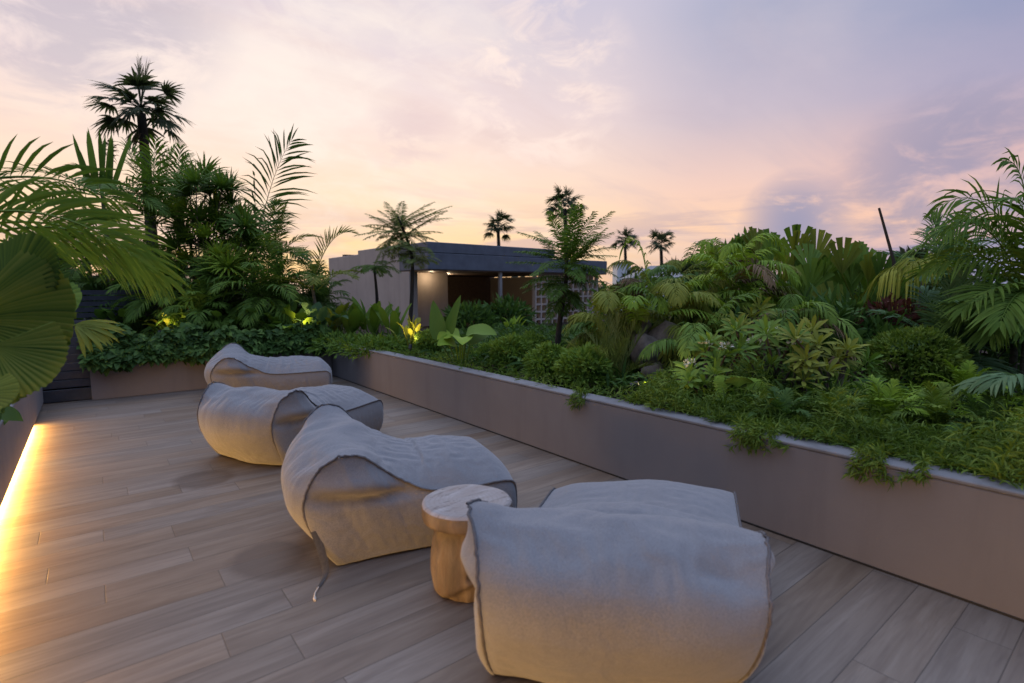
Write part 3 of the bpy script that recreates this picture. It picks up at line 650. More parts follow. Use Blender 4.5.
# ================================================================== PLANTS
exec_list = []
def palm_far(px, py, depth, rad, label, zb=-3.4, lean=0, grp='fan palms against the sunset sky', nleaf=25, fruit=True, seed=0):
    c = at(px, py, depth); b = at(px + lean, 330, depth); b.z = zb
    t = thing('fan_palm', label, 'palm tree', b, 0, grp)
    o = A3(b); C = A3(c) - o
    mb = MB(); P = curve((0, 0, 0), C - A3([0, 0, rad * .1]), (rad * .10, 0, 0), 14); tube(mb, P, np.linspace(rad * .13, rad * .075, 14), 9); mb.build('trunk', 'bark_dark', t)
    kz = np.linspace(1, -.55, nleaf); ka = np.arange(nleaf) * 2.39996 + px; kq = np.sqrt(1 - kz ** 2); dirs = nrm(np.stack([kq * np.cos(ka), kq * np.sin(ka), kz], 1) + rng.normal(0, .10, (nleaf, 3)))
    for d in dirs:
        mb = MB(); pl = rad * (rng.uniform(.46, .58) if rng.uniform() < .62 else rng.uniform(.15, .35)); e = C + d * pl + A3([0, 0, -.10 * pl])
        tube(mb, curve(C, e, (0, 0, .05 * rad), 5), rad * .012, 4, .3, False)
        up = A3([0, 0, 1]) if abs(d[2]) < .9 else A3([1, 0, 0])
        fanseg(mb, e, d + A3([0, 0, -.12 - .25 * max(0, -d[2])]), up + rng.normal(0, .3, 3), rad * rng.uniform(.40, .52), 15, 150, .62, .42, rng.uniform(.4, 1.0), 'lance', 4, .3)
        mb.build('frond', 'leaf_far', t)
    if fruit:
        for k in range(3):
            a = [-2.4, .3, 2.0][k]; mb = MB(); e = C + A3([math.cos(a - YAW) * rad * .55 * (1 if k else 1), math.sin(a) * rad * .3, -rad * .55])
            shrub_leaves(mb, e - A3([0, 0, rad * .22]), (rad * .07, rad * .07, rad * .22), 60, rad * .12, rad * .03, -1, 'needle', droop=.8); mb.build('dead_skirt', 'leaf_dry', t)
palm_far(141, 108, 19, 1.95, 'tall fan palm towering above the left planting', lean=4)
palm_far(498, 226, 44, 1.75, 'fan palm behind the pavilion roof, left of the taller one', fruit=False)
palm_far(565, 206, 40, 1.95, 'taller fan palm directly behind the feathery tree beside the pavilion', fruit=False)
palm_far(625, 241, 52, 1.75, 'small distant fan palm just right of the pavilion roof', fruit=False)
palm_far(661, 243, 50, 1.85, 'small distant fan palm rightmost of the five on the horizon', fruit=False)

def pinnate_palm(label, base, fronds, mat='leaf_mid', name='feather_palm', stems=None, grp=None, cat='palm', **kw):
    """fronds: (start offset, direction, length, droop, kwargs)"""
    t = thing(name, label, cat, base, 0, grp)
    if stems:
        for p0, p1, r in stems:
            mb = MB(); tube(mb, curve(p0, p1, (.03, .02, 0), 10), np.linspace(r, r * .75, 10), 8); mb.build('trunk', 'bark_ringed', t)
    for (o, d, L, dr, k) in fronds:
        mb = MB(); q = dict(kw); q.update(k); tint = q.pop('tint', rng.uniform(.35, .65)); frond(mb, o, d, L, dr, tint=tint, **q); mb.build('frond', mat, t)
    return t
def crown_fronds(n, L, spread=(.25, 1.2), droop=(.3, .7), org=(0, 0, 0), az=(0, 360), **k):
    out = []
    for i in range(n):
        a = R(az[0] + (az[1] - az[0]) * ((i * .381966 * 1.0) % 1)) + rng.normal(0, .15); op = np.interp(i / max(1, n - 1), [0, 1], spread) + rng.normal(0, .06)
        d = (math.sin(op) * math.cos(a), math.sin(op) * math.sin(a), math.cos(op))
        out.append((org, d, L * rng.uniform(.85, 1.1), np.interp(i / max(1, n - 1), [0, 1], droop), k))
    return out
CR, CU = A3([math.cos(YAW), math.sin(YAW), 0]), A3([-math.sin(YAW), math.cos(YAW), 0])   # camera right / ahead, on the ground
def dirc(r, f, u): return tuple(CR * r + CU * f + A3([0, 0, u]))

# --- left foreground -------------------------------------------------------
def near_licuala():
    b = Vector((-.86, 2.3, SOIL)); t = thing('pleated_fan_palm', 'big pleated fan leaves hanging over the left wall close to the camera', 'palm', b, 0, 'pleated fan palms')
    def leaf(px, py, dep, out, nr, rad, span, tint, mat='leaf_mid', droop=.2, npl=24, cup=.08, ripple=.03):
        h = A3(at(px, py, dep)) - A3(b); mb = MB(); tube(mb, curve((0, 0, 0), h, (-.1, 0, .15), 8), .009, 6, .5, False)
        fan(mb, h, out, nr, rad, npl, span, .085, cup, droop, tint, .05, ripple, rib_shade=.7); mb.build('frond', mat, t)
    leaf(-40, 322, 2.3, dirc(.95, .12, .10), dirc(-.22, -.9, .40), .50, 128, .55, 'leaf_near', .16, 34, .06, .02)
    leaf(-8, 346, 2.15, dirc(.80, .2, -.42), dirc(.10, -.85, .55), .26, 120, .75, 'leaf_near', .05, 20, .05, .02)
    leaf(4, 298, 2.45, dirc(.38, .25, .9), dirc(-.25, -.85, .3), .38, 120, .12, 'leaf_near', .12, 24, .05, .01)
    leaf(-30, 396, 2.0, dirc(.9, .1, -.05), dirc(-.1, -.6, .8), .16, 130, .6, 'leaf_olive', .1, 18)
near_licuala()
def far_left_licuala():
    b = Vector((-.95, 4.6, SOIL)); t = thing('pleated_fan_palm', 'small pale ribbed fan leaf in front of the gate', 'palm', b, 0, 'pleated fan palms')
    h = A3(at(76, 325, 4.2)) - A3(b); mb = MB(); tube(mb, curve((0, 0, 0), h, (0, 0, .2), 8), .008, 6)
    fanseg(mb, h, dirc(.9, 0, -.15), dirc(.2, -.6, .75), .36, 15, 80, 1.1, .45, .75, 'strap', 6, .4); mb.build('frond', 'leaf_olive', t)
    h = A3(at(52, 300, 4.4)) - A3(b); mb = MB(); tube(mb, curve((0, 0, 0), h, (0, 0, .2), 8), .008, 6)
    fan(mb, h, dirc(.9, 0, .1), dirc(-.2, -.8, .5), .26, 14, 180, .08, .05, .2, .55); mb.build('frond', 'leaf_mid', t)
far_left_licuala()
b = Vector((-1.25, 2.6, SOIL))
def rel(px, py, dep, base): return tuple(A3(at(px, py, dep)) - A3(base))
fl = [(rel(-90, 232, 2.6, b), dirc(.95, .15, .38), 1.05, .62, dict(nl=17, ll=.46, lw=.024, ld=.35, tint=.6, twist=1.25, ang=(50, 16))),
      (rel(-80, 265, 2.9, b), dirc(.85, .2, .55), 1.25, .75, dict(nl=18, ll=.46, lw=.024, ld=.45, tint=.5, twist=1.0, ang=(54, 18))),
      (rel(-40, 228, 3.4, b), dirc(.95, .3, .22), 1.25, .70, dict(nl=20, ll=.50, lw=.024, ld=.5, tint=.75, twist=1.2, ang=(56, 20))),
      (rel(-60, 190, 3.0, b), dirc(.85, .2, .30), .95, .5, dict(nl=16, ll=.36, lw=.024, ld=.4, tint=.45, twist=1.0)),
      (rel(-20, 250, 3.7, b), dirc(.9, .3, .35), 1.15, .8, dict(nl=20, ll=.46, lw=.022, ld=.8, tint=.85, twist=.9, ang=(58, 22)))]
pinnate_palm('feathery palm with long yellow green fronds arching in from the left edge', b, fl, 'leaf_mid', stems=[((0, 0, 0), (-.35, -.2, 1.1), .035)], grp='feather palms', r0=.011, vee=.3)
def heart_leaves(name, label, spots, base, mat='leaf_dark', cat='plant', grp=None, ll=.2):
    t = thing(name, label, cat, base, 0, grp)
    for (p, sz, d, n) in spots:
        mb = MB(); p = A3(p); tube(mb, curve((rng.normal(0, .05), rng.normal(0, .05), 0), p, (0, 0, .08), 7), .006, 5, .4, False)
        blades(mb, p, d, n, sz, sz * .72, .35, 7, 'heart', .18, rng.uniform(.25, .75), .06); mb.build('leaf', mat, t)
    return t
b = Vector((-.80, 3.0, SOIL)); sp = []
for k in range(40):
    px, py, dep = rng.uniform(-30, 38), rng.uniform(365, 418), rng.uniform(2.2, 4.0)
    p = rel(px, py, dep, b)
    p = (min(p[0], .30), p[1], max(p[2], .17))
    sp.append((p, rng.uniform(.09, .16), tuple(A3(dirc(rng.normal(.35, .4), rng.normal(-.3, .4), rng.normal(-.35, .3)))), tuple(A3(dirc(0, -.6, .8)))))
heart_leaves('philodendron', 'dark broad leaves crowding over the near end of the left wall', sp, b, 'leaf_dark', grp='broad leaved plants in the beds')

# --- back bed ---------------------------------------------------------------
def upright_leaves(name, label, base, n, ll, lw, mat, spread=.5, shape='paddle', droop=.12, stem=.35, grp=None, cat='plant', wave=.05, tint=.5, az=None):
    t = thing(name, label, cat, base, 0, grp)
    for i in range(n):
        a = i * 2.4 + rng.uniform(0, .6); op = spread * (.25 + .75 * i / max(1, n - 1)) + rng.normal(0, .06)
        d = A3([math.sin(op) * math.cos(a), math.sin(op) * math.sin(a), math.cos(op)]); s = stem * rng.uniform(.6, 1.2); st = A3([rng.normal(0, .04), rng.normal(0, .04), -.02])
        e = st + (d + A3([0, 0, .5])) * s; mb = MB(); tube(mb, curve(st, e, d * .02, 6), np.linspace(.011, .007, 6), 5, tint, False)
        nv = A3([-math.cos(a) * math.cos(op), -math.sin(a) * math.cos(op), math.sin(op)])
        blades(mb, e, d, nv, ll * rng.uniform(.75, 1.1), lw * rng.uniform(.8, 1.1), droop * rng.uniform(.5, 2), 9, shape, .28, tint + rng.normal(0, .14), wave); mb.build('leaf', mat, t)
    return t
def shrub(name, label, base, rad, n, ll, lw, mat, shape='lance', grp=None, cat='shrub', zc=None, **k):
    t = thing(name, label, cat, base, 0, grp)
    mb = MB()
    for i in range(7):
        a = i * .9; tube(mb, curve((0, 0, -.05), (rad[0] * .5 * math.cos(a), rad[1] * .5 * math.sin(a), rad[2] * 1.1), (.02, .02, 0), 6), np.linspace(.014, .005, 6), 5)
    mb.build('stem', 'bark_dark', t)
    mb = MB(); shrub_leaves(mb, (0, 0, rad[2] * .85 if zc is None else zc), rad, n, ll, lw, shape=shape, **k); mb.build('foliage', mat, t)
    return t
def rosette_plant(name, label, base, heads, mat, grp=None, cat='shrub', nl=34, ll=.24, lw=.028, droop=.35, shape='lance', flower=False, **k):
    t = thing(name, label, cat, base, 0, grp)
    for (e, ax, tn) in heads:
        mb = MB(); s0 = (rng.normal(0, .05), rng.normal(0, .05), -.03); P = curve(s0, e, (rng.normal(0, .05), rng.normal(0, .05), .02), 8); tube(mb, P, np.linspace(.017, .009, 8), 6); mb.build('stem', 'bark', t)
        mb = MB(); rosette(mb, e, ax, nl, ll * rng.uniform(.85, 1.15), lw, droop=droop, tint=tn, shape=shape, **k); mb.build('leaf_rosette', 'leaf_lime' if name == 'dracaena' and tn > .8 else mat, t)
    if flower:
        for (e, ax, tn) in heads[:3]:
            mb = MB(); shrub_leaves(mb, A3(e) + A3([0, 0, .07]), (.045, .045, .03), 30, .04, .022, -.2, 'obov'); mb.build('flower_cluster', 'flower', t)
    return t
def gb(px, dep, z=SOIL - .03): return ground_at(px, dep, z)
# tall upright fan spears and palm crowns at the left of the back bed
b = gb(112, 10.0); D0 = 10.0
def zt(py, dep): return at(500, py, dep).z
fr = [((0, 0, zt(225, D0) - SOIL), dirc(rng.normal(-.12 + .045 * i, .01), 0, 1), .1, 0, {}) for i in range(0)]
t = thing('feather_palm', 'palm with a bundle of upright blades left of the tall fan palm', 'palm', b, 0, 'feather palms')
mb = MB(); tube(mb, curve((0, 0, -.05), (0, 0, zt(185, D0) - SOIL), (.03, 0, 0), 10), np.linspace(.05, .03, 10), 8); mb.build('trunk', 'bark_ringed', t)
mb = MB(); h = A3([0, 0, zt(190, D0) - SOIL]); n = 9; aa = np.linspace(-.42, .42, n)
blades(mb, np.stack([h + CR * q * .5 for q in aa]), np.stack([A3(dirc(q * .75, rng.normal(0, .1), 1)) for q in aa]), np.tile(-CU, (n, 1)), rng.uniform(.8, 1.1, n), .10, .03, 5, 'strap', .25); mb.build('spear_leaf', 'leaf_mid', t)
for i, q in enumerate([(1, .1, .35), (.9, -.3, .1), (-.9, .2, .3), (.5, -.7, .25), (-.4, -.7, .2), (.95, .3, .6), (-.8, -.3, .55), (.8, .1, -.05)]):
    mb = MB(); frond(mb, h - A3([0, 0, .12]), dirc(*q), 1.55, .5, 24, .50, .036, tint=.4, ld=.4); mb.build('frond', 'leaf_mid', t)
b = gb(160, 10.6)
t = pinnate_palm('bushy palm with long fronds leaning right below the tall fan palm', b, crown_fronds(11, 1.7, (.15, 1.25), (.2, .6), (0, 0, zt(225, 10.6) - SOIL), nl=24, ll=.5, lw=.036), 'leaf_mid', stems=[((0, 0, 0), (.02, 0, zt(222, 10.6) - SOIL), .05), ((.2, .1, 0), (.25, .1, zt(240, 10.6) - SOIL), .045)], grp='feather palms', ld=.35)
b = gb(182, 10.9)
pinnate_palm('tall slim palm filling the gap between the tall fan palm and the dracaena', b, crown_fronds(15, 1.5, (.10, 1.5), (.25, .7), (0, 0, zt(222, 10.9) - SOIL), nl=26, ll=.42, lw=.030), 'leaf_mid', stems=[((0, 0, 0), (.03, 0, zt(220, 10.9) - SOIL), .04)], grp='feather palms', ld=.4)
b = gb(278, 11.0)
pinnate_palm('loose palm behind the tall bending frond on its right', b, crown_fronds(14, 1.15, (.15, 1.5), (.3, .8), (0, 0, zt(258, 11.0) - SOIL), nl=26, ll=.36, lw=.028), 'leaf_olive', stems=[((0, 0, 0), (.03, 0, zt(256, 11.0) - SOIL), .035)], grp='feather palms', ld=.4)
b = gb(92, 10.8)
pinnate_palm('leafy palm behind the gate at the left end of the back bed', b, crown_fronds(18, 1.2, (.15, 1.7), (.3, .8), (0, 0, zt(262, 10.8) - SOIL), nl=26, ll=.40, lw=.032), 'leaf_mid', stems=[((0, 0, 0), (.03, 0, zt(262, 10.8) - SOIL), .04)], grp='feather palms', ld=.4)
# dracaena with star rosettes
b = gb(205, 10.0); hd = []
for px, py in [(205, 178), (222, 190), (190, 196), (214, 208), (232, 205), (200, 222), (238, 222), (185, 232), (222, 236), (246, 228), (205, 250), (238, 250), (190, 262), (228, 268), (250, 250), (176, 250), (215, 275), (246, 272), (196, 185), (230, 192), (186, 212), (210, 195), (218, 225), (206, 238), (226, 252), (198, 270), (232, 285), (180, 280), (218, 258), (244, 240), (192, 245), (208, 288), (172, 268), (238, 262)]:
    hd.append((rel(px, py, 10 + rng.uniform(-.5, .5), b), dirc(rng.normal((px - 212) * .012, .2), rng.normal(-.3, .3), 1), rng.choice([.15, .3, .45, .9], p=[.25, .25, .2, .3])))
rosette_plant('dracaena', 'tall dark dracaena full of star shaped leaf tufts in the back bed', b, hd, 'leaf_mid', nl=60, ll=.50, lw=.042, droop=.35, cat='plant')
# big single palm frond against the sky, and the small one to its right
b = gb(252, 10.2)
pinnate_palm('slender palm with one tall frond bending right against the sky', b, [(rel(253, 262, 10.2, b), dirc(.25, 0, 1), 2.45, .34, dict(nl=26, ll=.85, lw=.036, ld=.40, ang=(64, 26), tint=.35, twist=1.35)), (rel(248, 262, 10.2, b), dirc(-.35, .3, .9), 1.6, .4, dict(nl=22, ll=.5, lw=.036)), (rel(253, 262, 10.2, b), dirc(.10, .5, 1), 1.5, .2, dict(nl=20, ll=.45, lw=.04)), (rel(252, 265, 10.2, b), dirc(.9, -.2, .5), 1.2, .5, dict(nl=20, ll=.45, lw=.036)), (rel(256, 255, 10.2, b), dirc(.03, .0, 1), 1.5, .02, dict(nl=6, ll=.3, lw=.05, ang=(20, 10)))], 'leaf_dark', stems=[((0, 0, 0), rel(253, 262, 10.2, b), .045)], grp='feather palms')
b = gb(318, 9.8)
pinnate_palm('small palm with a neat comb like frond left of the pavilion', b, [(rel(312, 285, 9.8, b), dirc(.35, 0, 1), 1.35, .55, dict(nl=28, ll=.38, lw=.024, vee=.6, ld=.15, tint=.5)), (rel(312, 285, 9.8, b), dirc(-.35, .3, .9), 1.1, .5, {}), (rel(312, 285, 9.8, b), dirc(.8, -.3, .5), 1.0, .5, {}), (rel(314, 290, 9.8, b), dirc(-.8, -.3, .5), 1.0, .5, {}), (rel(314, 290, 9.8, b), dirc(.3, -.8, .6), 1.0, .6, {}), (rel(318, 290, 9.8, b), dirc(.5, .6, .7), .9, .4, {})], 'leaf_olive', stems=[((0, 0, 0), rel(312, 285, 9.8, b), .04)], grp='feather palms', nl=24, ll=.32, lw=.026)
# fluffy fern-like shrubs
for (px, dep, rx, top, mat, lab) in [(95, 9.9, .42, 268, 'leaf_dark', 'dark small palm right behind the gate'), (145, 10.6, .7, 236, 'leaf_mid', 'tall bushy palm round the base of the tall fan palm'), (285, 10.5, .6, 262, 'leaf_mid', 'green bushy palm under the tall bending frond'), (205, 9.55, .55, 285, 'leaf_mid', 'small green palm at the foot of the dracaena'), (165, 9.75, .62, 246, 'leaf_mid', 'feathery green palm below the dracaena on its left'), (268, 9.8, .72, 248, 'leaf_mid', 'soft green bushy palm right of the dracaena'), (120, 10.3, .7, 255, 'leaf_dark', 'dark fine leaved palm at the left end of the back bed'), (225, 10.6, .8, 262, 'leaf_dark', 'dark fine leaved palm behind the dracaena stems'), (318, 10.4, .6, 268, 'leaf_dark', 'dark fine leaved palm at the right end of the back bed')]:
    b = gb(px, dep); hh = zt(top, dep) - SOIL
    pinnate_palm(lab, b, crown_fronds(26, rx * 1.5, (.10, 1.75), (.35, .9), (0, 0, hh * .50), nl=26, ll=rx * .55, lw=.022, ld=.6, r0=.008) + crown_fronds(12, rx * 1.3, (.6, 1.9), (.5, .9), (0, -.1, hh * .25), nl=22, ll=rx * .5, lw=.022, ld=.7, r0=.008), mat, 'bushy_palm', [((0, 0, -.05), (.02, 0, hh * .5), .03)], 'small bushy palms in the back bed')
# broad-leaved middle storey
specs = [(108, 9.7, 16, .40, .17, 'leaf_dark', 1.0, 'dark broad leaved plant beside the gate'), (140, 9.55, 18, .34, .15, 'leaf_dark', 1.1, 'dark broad leaved plant left of the lit yellow leaves'),
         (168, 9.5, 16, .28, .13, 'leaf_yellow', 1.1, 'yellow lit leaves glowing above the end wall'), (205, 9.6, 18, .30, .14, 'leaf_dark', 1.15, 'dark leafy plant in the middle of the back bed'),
         (245, 9.6, 18, .32, .14, 'leaf_dark', 1.15, 'dark leafy plant behind the farthest lounger'), (285, 9.5, 16, .34, .17, 'leaf_mid', 1.1, 'mid green broad leaved plant above the lounger backrest'), (316, 9.35, 18, .36, .2, 'leaf_blue', 1.0, 'pale large leaved philodendron lit from below at the corner'),
         (338, 9.6, 14, .36, .15, 'leaf_olive', .9, 'olive leafy plant at the corner of the two walls')]
specs += [(122, 9.35, 12, .34, .2, 'leaf_mid', 1.25, 'large soft leaved plant leaning over the end wall at its left'), (188, 9.3, 12, .30, .2, 'leaf_blue', 1.25, 'pale broad leaved plant leaning over the end wall left of the farthest lounger'), (226, 9.3, 12, .3, .18, 'leaf_mid', 1.25, 'broad leaved plant right behind the ridge of the farthest lounger'), (266, 9.3, 12, .34, .2, 'leaf_dark', 1.25, 'dark broad leaved plant behind the seat of the farthest lounger'), (302, 9.3, 14, .3, .2, 'leaf_lime', 1.2, 'bright broad leaved plant catching the corner spotlight')]
for px, dep, n, ll, lw, mat, spd, lab in specs:
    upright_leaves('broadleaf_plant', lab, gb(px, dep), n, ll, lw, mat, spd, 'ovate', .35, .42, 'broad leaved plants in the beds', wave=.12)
b = gb(190, 9.4)
rosette_plant('schefflera', 'small bright star leaved plant in the middle of the dark back bed', b, [(rel(190, 298, 9.4, b), dirc(0, -.8, .5), .85), (rel(178, 318, 9.35, b), dirc(.1, -.8, .5), .6), (rel(210, 290, 9.5, b), dirc(0, -.6, .7), .5)], 'leaf_lime', nl=11, ll=.22, lw=.06, droop=.4, open_=(.9, 1.5))
# trailing heart leaves along the end wall: nobody could count them
mb = MB(); n = 3400
x_ = rng.uniform(-.12, 3.2, n); u = rng.uniform(0, 1, n); edge = np.array([mnoise.noise(Vector((q * 2.3, 1.1, 0))) + .7 * mnoise.noise(Vector((q * 7, 4.1, 0))) for q in x_])
lump = np.array([mnoise.noise(Vector((a * 3, b * 3, 8))) for a, b in zip(x_, u)])
zz_ = .55 - (.02 + .12 * np.clip(edge + .1, 0, 1)) + u ** 1.2 * (.36 + .34 * edge); yy_ = np.where(zz_ < .58, 9.04, 9.05 + (zz_ - .58) * .75) + .10 * lump - rng.uniform(0, .06, n); yy_ = np.where(zz_ < .58, np.minimum(yy_, 9.055), yy_)
D = np.stack([rng.normal(0, .6, n), np.full(n, -.45) + rng.normal(0, .4, n), -.45 + rng.normal(0, .5, n)], 1)
Nn = np.stack([rng.normal(0, .4, n), np.full(n, -.8), np.full(n, .7)], 1)
blades(mb, np.stack([x_, yy_, zz_], 1), D, Nn, rng.uniform(.06, .17, n), rng.uniform(.05, .12, n), .3, 4, 'heart', .2, np.clip(rng.beta(2, 3, n) + .55 * lump + rng.choice([0, .4], n, p=[.88, .12]), 0, 1))
tag(mb.build('trailing_leaves', 'leaf_dark'), 'dark heart shaped leaves trailing over the end wall', 'trailing plant', None, 'stuff')

# --- corner and mid beds ------------------------------------------------------
for px, dep, n, ll, lab in [(352, 9.6, 9, .55, 'clump of upright canna leaves nearest the wall corner'), (372, 9.9, 9, .62, 'taller clump of canna leaves before the pavilion side wall'), (393, 9.4, 8, .55, 'clump of canna leaves left of the lit croton')]:
    upright_leaves('canna', lab, gb(px, dep), n, ll, .20, 'leaf_mid', .62, 'paddle', .10, .26, 'canna clumps', tint=.6)
for i in range(3):
    px, dep = (340, 360, 382)[i], (9.0, 8.6, 8.3)[i]
    shrub('low_shrub', ['low leafy shrub spilling at the wall corner', 'low leafy shrub below the canna leaves', 'low leafy shrub left of the small garden spotlight'][i], gb(px, dep), (.5, .4, .16), 700, .13, .03, 'leaf_mid', 'lance', 'low shrubs on the bed edge', droop=.4)
def tiered_tree(label, base, trunk, tiers, mat, leaf=.09):
    t = thing('tiered_tree', label, 'tree', base, 0, 'feathery tiered trees')
    mb = MB(); tube(mb, spline(trunk, 16), np.linspace(.05, .022, 16), 8); mb.build('trunk', 'bark_dark', t)
    for (o, d, L, dr, tn) in tiers:
        mb = MB(); frond(mb, o, d, L, dr, int(30 * L / .9) + 6, .17, .018, .05, .4, .08, .008, tn, 3, 'lance', (78, 40)); frond(mb, A3(o) + rng.normal(0, .06, 3), A3(d) + rng.normal(0, .16, 3), L * .8, dr + .1, int(26 * L / .9) + 5, .16, .018, .05, .4, .1, .006, tn - .15, 3, 'lance', (78, 40)); mb.build('branch', mat, t)
    return t
b = gb(408, 10.5); c1, c2 = A3(rel(398, 232, 10.5, b)), A3(rel(411, 252, 10.5, b)); tiers = []
for k, (px, py) in enumerate([(352, 222), (362, 212), (372, 232), (445, 208), (440, 216), (448, 222), (430, 206), (400, 200), (385, 203), (415, 204), (358, 240), (437, 236), (380, 262), (425, 258), (395, 215), (366, 250)]):
    e = A3(rel(px, py, 10.5, b)); o = c1 + A3([0, 0, rng.uniform(-.25, .25)]); d = e - o; L = np.linalg.norm(d); d = d / L + CU * rng.normal(0, .5) + A3([0, 0, .12]); tiers.append((tuple(o), tuple(d), L * 1.15, .12, rng.uniform(.4, .85)))
    if k % 2: tiers.append((tuple(o - A3([0, 0, .12])), tuple(d + CU * rng.normal(0, .6) - A3([0, 0, .25])), L * .85, .25, rng.uniform(.2, .6)))
for k in range(9):
    a = k * .7; tiers.append((tuple(c2 + A3([0, 0, rng.uniform(-.3, .2)])), (math.cos(a), math.sin(a), .5), .62, .55, rng.uniform(.2, .5)))
tiered_tree('feathery tree with flat tiered branches in front of the pavilion side wall', b, [(0, 0, -.05), tuple(A3(rel(412, 290, 10.5, b))), tuple(c2), tuple(c1 + A3([0, 0, .3]))], tiers, 'leaf_feather')
b = gb(376, 11.2)
tiered_tree('thin dark stemmed young tree beside the pavilion side wall', b, [(0, 0, -.05), rel(377, 300, 11.2, b), rel(374, 265, 11.2, b)], [(rel(374, 268, 11.2, b), (math.cos(a), math.sin(a), .3), .6, .6, .3) for a in np.arange(8) * .8], 'leaf_mid')
b = gb(556, 7.6); c0 = A3(rel(566, 268, 7.6, b)); tiers = []
for px, py in [(522, 232), (535, 224), (548, 215), (575, 208), (590, 214), (608, 210), (615, 222), (600, 232), (560, 206), (525, 250), (512, 262), (610, 256), (618, 246), (540, 240), (590, 240), (570, 225)]:
    e = A3(rel(px, py, 7.6, b)); o = c0 + A3([0, 0, rng.uniform(-.05, .30)]) ; d = e - o; L = np.linalg.norm(d); d = d / L + CU * rng.normal(0, .45) + A3([0, 0, .06]); tiers.append((tuple(o), tuple(d), L * 1.1, .10, rng.uniform(.35, .8)))
for k in range(13):
    a = k * 2.4; tiers.append((tuple(c0 + A3([0, 0, rng.uniform(-.30, .05)])), (math.cos(a), math.sin(a), rng.uniform(-.1, .3)), rng.uniform(.55, .85), rng.uniform(.25, .5), rng.uniform(.05, .35)))
for k in range(5):
    a = k * 2.4; tiers.append((tuple(c0 + A3([0, 0, -.3 - .02 * k])), (math.cos(a), math.sin(a), -.5), rng.uniform(.35, .6), .5, rng.uniform(.0, .3)))
tiered_tree('feathery tree with spreading branches before the pavilion block screen', b, [(0, 0, -.05), rel(560, 320, 7.6, b), rel(566, 280, 7.6, b), tuple(c0 + A3([0, 0, .35]))], tiers, 'leaf_mid')
b = gb(412, 8.3)
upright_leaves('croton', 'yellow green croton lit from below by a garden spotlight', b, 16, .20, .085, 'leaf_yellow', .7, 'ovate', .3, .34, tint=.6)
b = gb(462, 6.55); t = thing('paddle_plant', 'lime paddle leaved plant with one broad umbrella leaf', 'plant', b)
for px, py, o_, nv, L, W_, mat, tn, dr in [(460, 336, (-.9, -.2, .35), (.3, -.4, .9), .30, .26, 'leaf_lime', .8, .55), (466, 335, (.9, -.1, .40), (-.3, -.45, .9), .40, .26, 'leaf_mid', .9, .45), (462, 338, (.1, -.9, .2), (0, .4, .9), .28, .28, 'leaf_lime', .9, .5), (440, 342, (-.15, 0, 1), (.2, -1, .2), .52, .20, 'leaf_dark', .8, .02), (447, 340, (.30, .1, 1), (-.5, -.8, .2), .58, .17, 'leaf_mid', .35, .02), (470, 345, (.5, .4, .5), (-.3, -.8, .6), .38, .20, 'leaf_mid', .4, .3), (456, 345, (-.5, -.5, .4), (.3, -.6, .8), .30, .2, 'leaf_lime', .55, .5)]:
    p = A3(rel(px, py, 6.55, b)); mb = MB(); tube(mb, curve((rng.normal(0, .03), 0, -.03), p, (0, 0, .02), 7), .010, 6, .6, False)
    blades(mb, p, dirc(*o_), dirc(*nv), L, W_, dr, 10, 'ovate', .30, tn, .10); mb.build('leaf', mat, t)
# clipped round bushes
b0 = hit(512, 372, SOIL); RB = (.25, .24, .23)
rb = shrub('round_bush', 'rounded glossy bush by the wall, left of the second one', b0, RB, 2600, .075, .026, 'leaf_mid', 'ovate', 'rounded bushes along the wall', inner=.66, lump=.30, jit=.7, zc=.20, tint=.75)
for px, py, sc, lab in [(432, 358, .95, 'rounded bush behind the garden spotlight, farthest along the wall'), (549, 384, .95, 'rounded bush just below the feathery tree trunk'), (584, 392, 1.0, 'rounded bush nearest the camera in the row'), (586, 372, .9, 'rounded bush tucked behind the nearest one of the row'), (490, 366, .7, 'small rounded bush between the lime paddle plant and its larger neighbour'), (530, 362, .9, 'rounded bush at the back under the pavilion planter box')]:
    dup(rb, hit(px, py, SOIL), rng.uniform(0, 6), lab, None, sc)
b = hit(612, 388, SOIL - .02)
t = thing('spiky_palm', 'young palm with stiff upright spiky fronds beside the garden light', 'palm', b)
for i in range(18):
    a = i * 2.4; op = .12 + .055 * i; mb = MB()
    frond(mb, (rng.normal(0, .03), rng.normal(0, .03), 0), (math.sin(op) * math.cos(a), math.sin(op) * math.sin(a), math.cos(op)), rng.uniform(.65, .92), .25, 28, .22, .011, .5, .1, .22, .006, rng.uniform(.4, .9), 3, 'needle', (50, 18)); mb.build('frond', 'leaf_feather', t)

